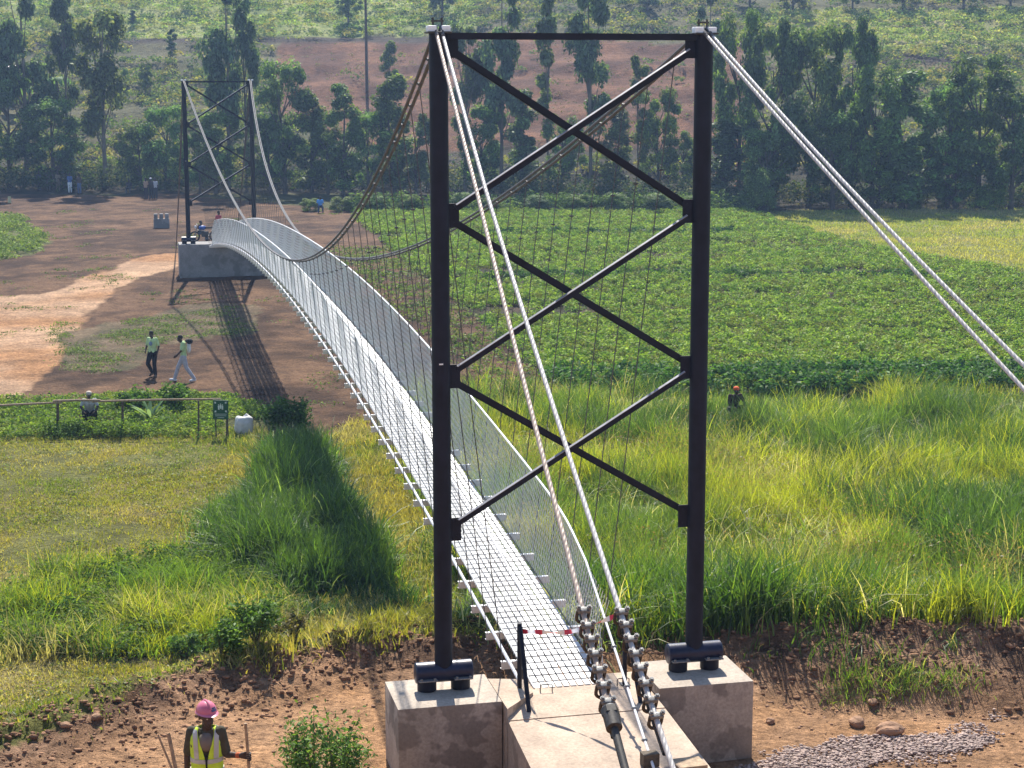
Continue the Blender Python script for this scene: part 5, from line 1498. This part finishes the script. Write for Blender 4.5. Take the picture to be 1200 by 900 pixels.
# --- motorcycle parked behind the far deck end
g = atY(240, 262, 109.6); g[2] = hz(g[0], g[1]); mc = empty('motorcycle', g, .35); tag(mc, 'dark motorcycle with blue tank parked behind the far deck end', 'motorcycle')
for x in (-.62, .62):
    mb = MB(); mb.tube([(x + .29 * math.cos(a), 0, .31 + .29 * math.sin(a)) for a in np.linspace(0, 2 * PI, 25)], .05, 8, False); wh = mb.build('wheel', M['blackcloth'], mc, True)
    mb = MB(); mb.cyl((x, -.06, .31), (x, .06, .31), .06, 10)
    for a in np.linspace(0, PI, 7): mb.tube([(x - .26 * math.cos(a), 0, .31 - .26 * math.sin(a)), (x + .26 * math.cos(a), 0, .31 + .26 * math.sin(a))], .006, 5)
    mb.build('spokes', M['clip'], wh)
mb = MB(); mb.sphere((-.12, 0, .84), .17, 14, 8, (1.5, .75, .8)); mb.build('tank', cloth('blue_tank', (.05, .12, .38), .35), mc, True)
mb = MB(); mb.box((.38, 0, .84), (.72, .26, .10), None, .03); mb.build('seat', M['blackcloth'], mc, True)
mb = MB(); mb.box((.02, 0, .45), (.42, .26, .34), None, .05); mb.build('engine', M['clipdark'], mc, True)
mb = MB(); mb.tube([(-.62, 0, .31), (-.45, 0, .95)], .03, 8); mb.tube([(-.42, -.36, 1.08), (-.46, 0, 1.0), (-.42, .36, 1.08)], .016, 8); mb.build('handlebar', M['clip'], mc, True)
mb = MB(); mb.sphere((-.56, 0, .90), .1, 12, 8, (.7, 1, 1)); mb.build('headlight', M['whitecloth'], mc, True)
mb = MB(); mb.tube([(-.45, 0, .7), (0, 0, .62), (.62, 0, .31)], .03, 8); mb.tube([(.1, .12, .3), (.75, .16, .36)], .04, 8); mb.build('frame', M['clip'], mc, True)

# ================================================================== FENCE, SIGN, SACK, FAR THINGS
fr = empty('rail_fence', ground_at(143, 508)); tag(fr, 'long low wooden rail fence on thin posts along the lawn edge', 'fence'); F0 = np.array(fr.location)
def fl(P): return tuple(np.array(P) - F0)
for px, pt, pb, r_ in ((67, 470, 508, .045), (143, 468, 508, .038), (232, 468, 512, .028), (-40, 474, 508, .04), (265, 469, 512, .02)):
    g = ground_at(px, pb); t = atY(px + .5, pt, g[1]); mb = MB(); mb.tube([fl(g - UP * .2), fl((g + t) / 2 + np.array([.01, 0, 0])), fl(t)], r_, 8); mb.build('post', M['wooddark'], fr, True)
Yr = ground_at(143, 508)[1] - .05
for a, b, r_ in (((-60, 477), (72, 470), .040), ((62, 468.5), (118, 467.6), .042), ((108, 469), (259, 466.5), .036)):
    A = atY(*a, Yr); Bp = atY(*b, Yr); mb = MB(); mid = (A + Bp) / 2 + UP * .015; mb.tube([fl(A), fl(mid), fl(Bp)], [r_, r_ * .92, r_ * .8], 8); mb.build('rail', M['wood'], fr, True)
# green sign
g = ground_at(259, 510); Ys = g[1] - .3; A = atY(249.3, 467.8, Ys); Bq = atY(267.8, 490.2, Ys); wv = Bq[0] - A[0]; hv = A[2] - Bq[2]
sg = empty('green_sign', (A[0] + wv / 2, Ys, g[2])); tag(sg, 'small green board sign with white figures and corner arrows by the rail fence', 'sign')
zc = (A[2] + Bq[2]) / 2 - g[2]; M['signgreen'] = mat('green_sign_paint', (.010, .085, .045), .45, 0, .12, 9); M['signwhite'] = mat('sign_white', (.62, .70, .64), .5, 0, .05)
mb = MB(); mb.box((0, 0, zc), (wv, .02, hv), Matrix.Rotation(.035, 3, 'Y'), .003); bd = mb.build('board', M['signgreen'], sg)
for x in (-wv * .36, wv * .42): mb = MB(); mb.tube([(x, .03, -.2), (x, .03, zc + hv * .4)], .02, 8); mb.build('leg', M['wooddark'], sg, True)
def flat(polys, name):
    mb = MB()
    for pl in polys:
        n = len(pl); mb.add([(x, -.013, z) for x, z in pl], [tuple(range(n))])
    return mb.build(name, M['signwhite'], bd)
u = wv / 18.; cz = zc + hv * .14
figs = []
for dx in (-2.2, 0, 2.2):
    x = dx * u; zz = cz + (u * 1.0 if dx == 0 else 0)
    figs += [[(x - 1.0 * u, zz + 1.5 * u), (x + 1.0 * u, zz + 1.5 * u), (x + .8 * u, zz - 3.2 * u), (x + .1 * u, zz - 3.2 * u), (x, zz - 1 * u), (x - .1 * u, zz - 3.2 * u), (x - .8 * u, zz - 3.2 * u)],
             [(x + .75 * u * math.cos(a), zz + 2.5 * u + .75 * u * math.sin(a)) for a in np.linspace(0, 2 * PI, 9)[:-1]]]
flat(figs, 'people_symbol')
ar = []
for sx in (-1, 1):
    for sz in (-1, 1):
        X0, Z0 = sx * 5.2 * u, cz + sz * 4.2 * u
        ar += [[(X0, Z0), (X0 + sx * 2.4 * u * 0 , Z0 + sz * 2.2 * u), (X0 + sx * -2.2 * u * 0 + sx * 2.2 * u, Z0)][::1], [(X0 + sx * .6 * u, Z0 + sz * 1.6 * u), (X0 + sx * 1.5 * u, Z0 + sz * .7 * u), (X0 + sx * 2.3 * u, Z0 + sz * 1.5 * u), (X0 + sx * 1.4 * u, Z0 + sz * 2.4 * u)]]
flat(ar, 'arrow')
flat([[(-a * u, zc + z), (a * u, zc + z), (a * u, zc + z - .5 * u), (-a * u, zc + z - .5 * u)] for a, z in ((7, -hv * .22), (6.5, -hv * .31), (4, -hv * .41))], 'line')
# white sack
g = ground_at(286, 509); bm = bmesh.new(); bmesh.ops.create_icosphere(bm, subdivisions=4, radius=.3)
for v in bm.verts:
    c = v.co.normalized(); s_ = .30 * (1 + .35 * (float(fbm(np.array([c.x * 1.7 + 3]), np.array([c.z * 1.7 + c.y]), 3, 5)[0]) - .5)); z = c.z
    e = .72; v.co = Vector((abs(c.x) ** e * math.copysign(1, c.x) * s_ * .95, abs(c.y) ** e * math.copysign(1, c.y) * s_ * .8, abs(c.z) ** e * math.copysign(1, c.z) * s_ * 1.1 + .03 * math.sin(c.x * 5)))
me = bpy.data.meshes.new('sack'); bm.to_mesh(me); bm.free(); me.polygons.foreach_set('use_smooth', [True] * len(me.polygons)); me.materials.append(mat('woven_white_sack', (.66, .64, .62), .8, 0, .12, 7, .6, 12))
o = bpy.data.objects.new('sack', me); COL.objects.link(o); o.location = g + UP * .27; o.rotation_euler = (0, .12, .3); tag(o, 'bulging white woven sack on the grass beside the green sign', 'sack')
mb = MB(); mb.tube([(0, 0, .28), (.06, .02, .36), (.12, .0, .33)], [.07, .06, .03], 8); mb.build('tied_neck', o.data.materials[0], o, True)
# concrete posts of the far anchorage
g = ground_at(190, 266); ab = empty('anchor_posts', g, AXA); tag(ab, 'low concrete block with three upright stubs behind the far tower', 'concrete block')
mb = MB(); mb.box((0, 0, .28), (1.05, .5, .7), None, .02); mb.build('base', M['concgrey'], ab)
for x in (-.37, 0, .37): mb = MB(); mb.box((x, 0, .80), (.24, .44, .33), None, .015); mb.build('stub', M['concgrey'], ab)
g = ground_at(12, 236); mb = MB(); mb.tube([(0, 0, -.1), (0, 0, .5)], .13, 8); mb.tube([(0, 0, .5), (0, 0, .52)], [.13, .02], 8); o = mb.build('marker_stone', cloth('faded_yellow', (.55, .50, .28)), None, True); o.location = g; tag(o, 'small pale yellow marker stone at the far left under the trees', 'marker')
# utility pole and hut on the slope
g = ground_at(431, 104); mb = MB(); mb.tube([g - UP * .5, g + UP * 12.5], [.17, .11], 10); up_ = mb.build('utility_pole', M['wooddark'], None, True); tag(up_, 'tall bare utility pole on the edge of the ploughed plot', 'utility pole')
mb = MB(); mb.bar(g + UP * 12 + np.array([-.9, 0, 0]), g + UP * 12 + np.array([.9, 0, 0]), .1, .1); mb.build('crossarm', M['wooddark'], up_)
g = ground_at(2, 104); hu = empty('hut', g, -.15); tag(hu, 'small mud walled hut with pale tin roof behind the left trees', 'hut')
Hh = atY(2, 84, g[1])[2] - g[2]
mb = MB(); mb.box((0, 0, Hh * .5 - .3), (4.2, 3.2, Hh + .6)); wl = mb.build('wall', cloth('mud_wall', (.26, .19, .13)), hu)
mb = MB(); mb.add([(-2.5, -2.1, Hh - .05), (2.5, -2.1, Hh - .05), (2.5, 0, Hh + .75), (-2.5, 0, Hh + .75), (-2.5, 2.1, Hh - .05), (2.5, 2.1, Hh - .05), (-2.5, -2.1, Hh + .02), (2.5, -2.1, Hh + .02), (2.5, 0, Hh + .82), (-2.5, 0, Hh + .82), (-2.5, 2.1, Hh + .02), (2.5, 2.1, Hh + .02)],
       [(0, 1, 2, 3), (3, 2, 5, 4), (6, 7, 8, 9), (9, 8, 11, 10), (0, 1, 7, 6), (4, 5, 11, 10)]); mb.build('roof', mat('tin_roof', (.52, .46, .42), .5, .2, .2, 3), hu)
mb = MB(); mb.box((.3, -1.61, Hh * .42), (.9, .04, Hh * .8)); mb.build('door', M['wooddark'], hu); mb = MB(); mb.box((1.4, -1.61, Hh * .58), (.6, .04, .6)); mb.build('window', M['clipdark'], hu)
# ================================================================== light, air, camera
cam = bpy.data.cameras.new('camera'); co = bpy.data.objects.new('camera', cam); COL.objects.link(co)
co.location = (0, 0, CZ)
cam.sensor_width = 36; cam.lens = 36 * F / 1200; cam.clip_end = 3000; cam.clip_start = .1
Rm = Matrix.Rotation(PI / 2 - PITCH, 4, 'X') @ Matrix.Rotation(-ROLL, 4, 'Z')
co.rotation_euler = Rm.to_euler()
scene.camera = co
SUN_EL, SUN_AZ = math.radians(47), AXA - math.radians(8)
w = bpy.data.worlds.new('World'); scene.world = w; w.use_nodes = True
nt = w.node_tree; nt.nodes.clear()
sky = nt.nodes.new('ShaderNodeTexSky'); sky.sky_type = 'NISHITA'; sky.sun_disc = False; sky.sun_elevation = SUN_EL; sky.sun_rotation = -SUN_AZ
sky.altitude = 1500; sky.dust_density = 1.2
bg = nt.nodes.new('ShaderNodeBackground'); bg.inputs['Strength'].default_value = .10
wo = nt.nodes.new('ShaderNodeOutputWorld'); nt.links.new(sky.outputs[0], bg.inputs['Color']); nt.links.new(bg.outputs[0], wo.inputs['Surface'])
sl = bpy.data.lights.new('sun', 'SUN'); so = bpy.data.objects.new('sun', sl); COL.objects.link(so)
sl.energy = 4.6; sl.angle = math.radians(.5); sl.color = (1, .94, .84)
dv = Vector((math.sin(SUN_AZ) * math.cos(SUN_EL), -math.cos(SUN_AZ) * math.cos(SUN_EL), -math.sin(SUN_EL)))
so.rotation_euler = dv.to_track_quat('-Z', 'Y').to_euler(); so.location = (-20, 60, 80)
# air
HAZE = 1
if HAZE:
    mb = MB(); mb.box((0, 195, 49), (800, 470, 125)); o = mb.build('haze', [], None)
    tag(o, 'thin pale blue haze over the valley', 'haze', kind='stuff')
    m, hn, ho = new_mat('haze_air'); pv = hn.nodes.new('ShaderNodeVolumePrincipled'); pv.inputs['Color'].default_value = (.42, .62, 1, 1)
    pv.inputs['Density'].default_value = .00042; pv.inputs['Anisotropy'].default_value = .35; hn.links.new(pv.outputs[0], ho.inputs['Volume'])
    o.data.materials.append(m)
vs = scene.view_settings; scene.display_settings.display_device = 'sRGB'
vs.view_transform = 'Standard'; vs.look = 'None'; vs.gamma = 1; vs.use_curve_mapping = False; vs.exposure = 1.12
cy = scene.cycles
cy.use_denoising = True; cy.max_bounces = 6; cy.diffuse_bounces = 3; cy.glossy_bounces = 2; cy.transmission_bounces = 3; cy.volume_bounces = 0; cy.transparent_max_bounces = 4
cy.caustics_reflective = False; cy.caustics_refractive = False; cy.sample_clamp_indirect = 6
try: cy.denoising_input_passes = 'RGB_ALBEDO_NORMAL'; cy.denoising_prefilter = 'ACCURATE'
except Exception: pass
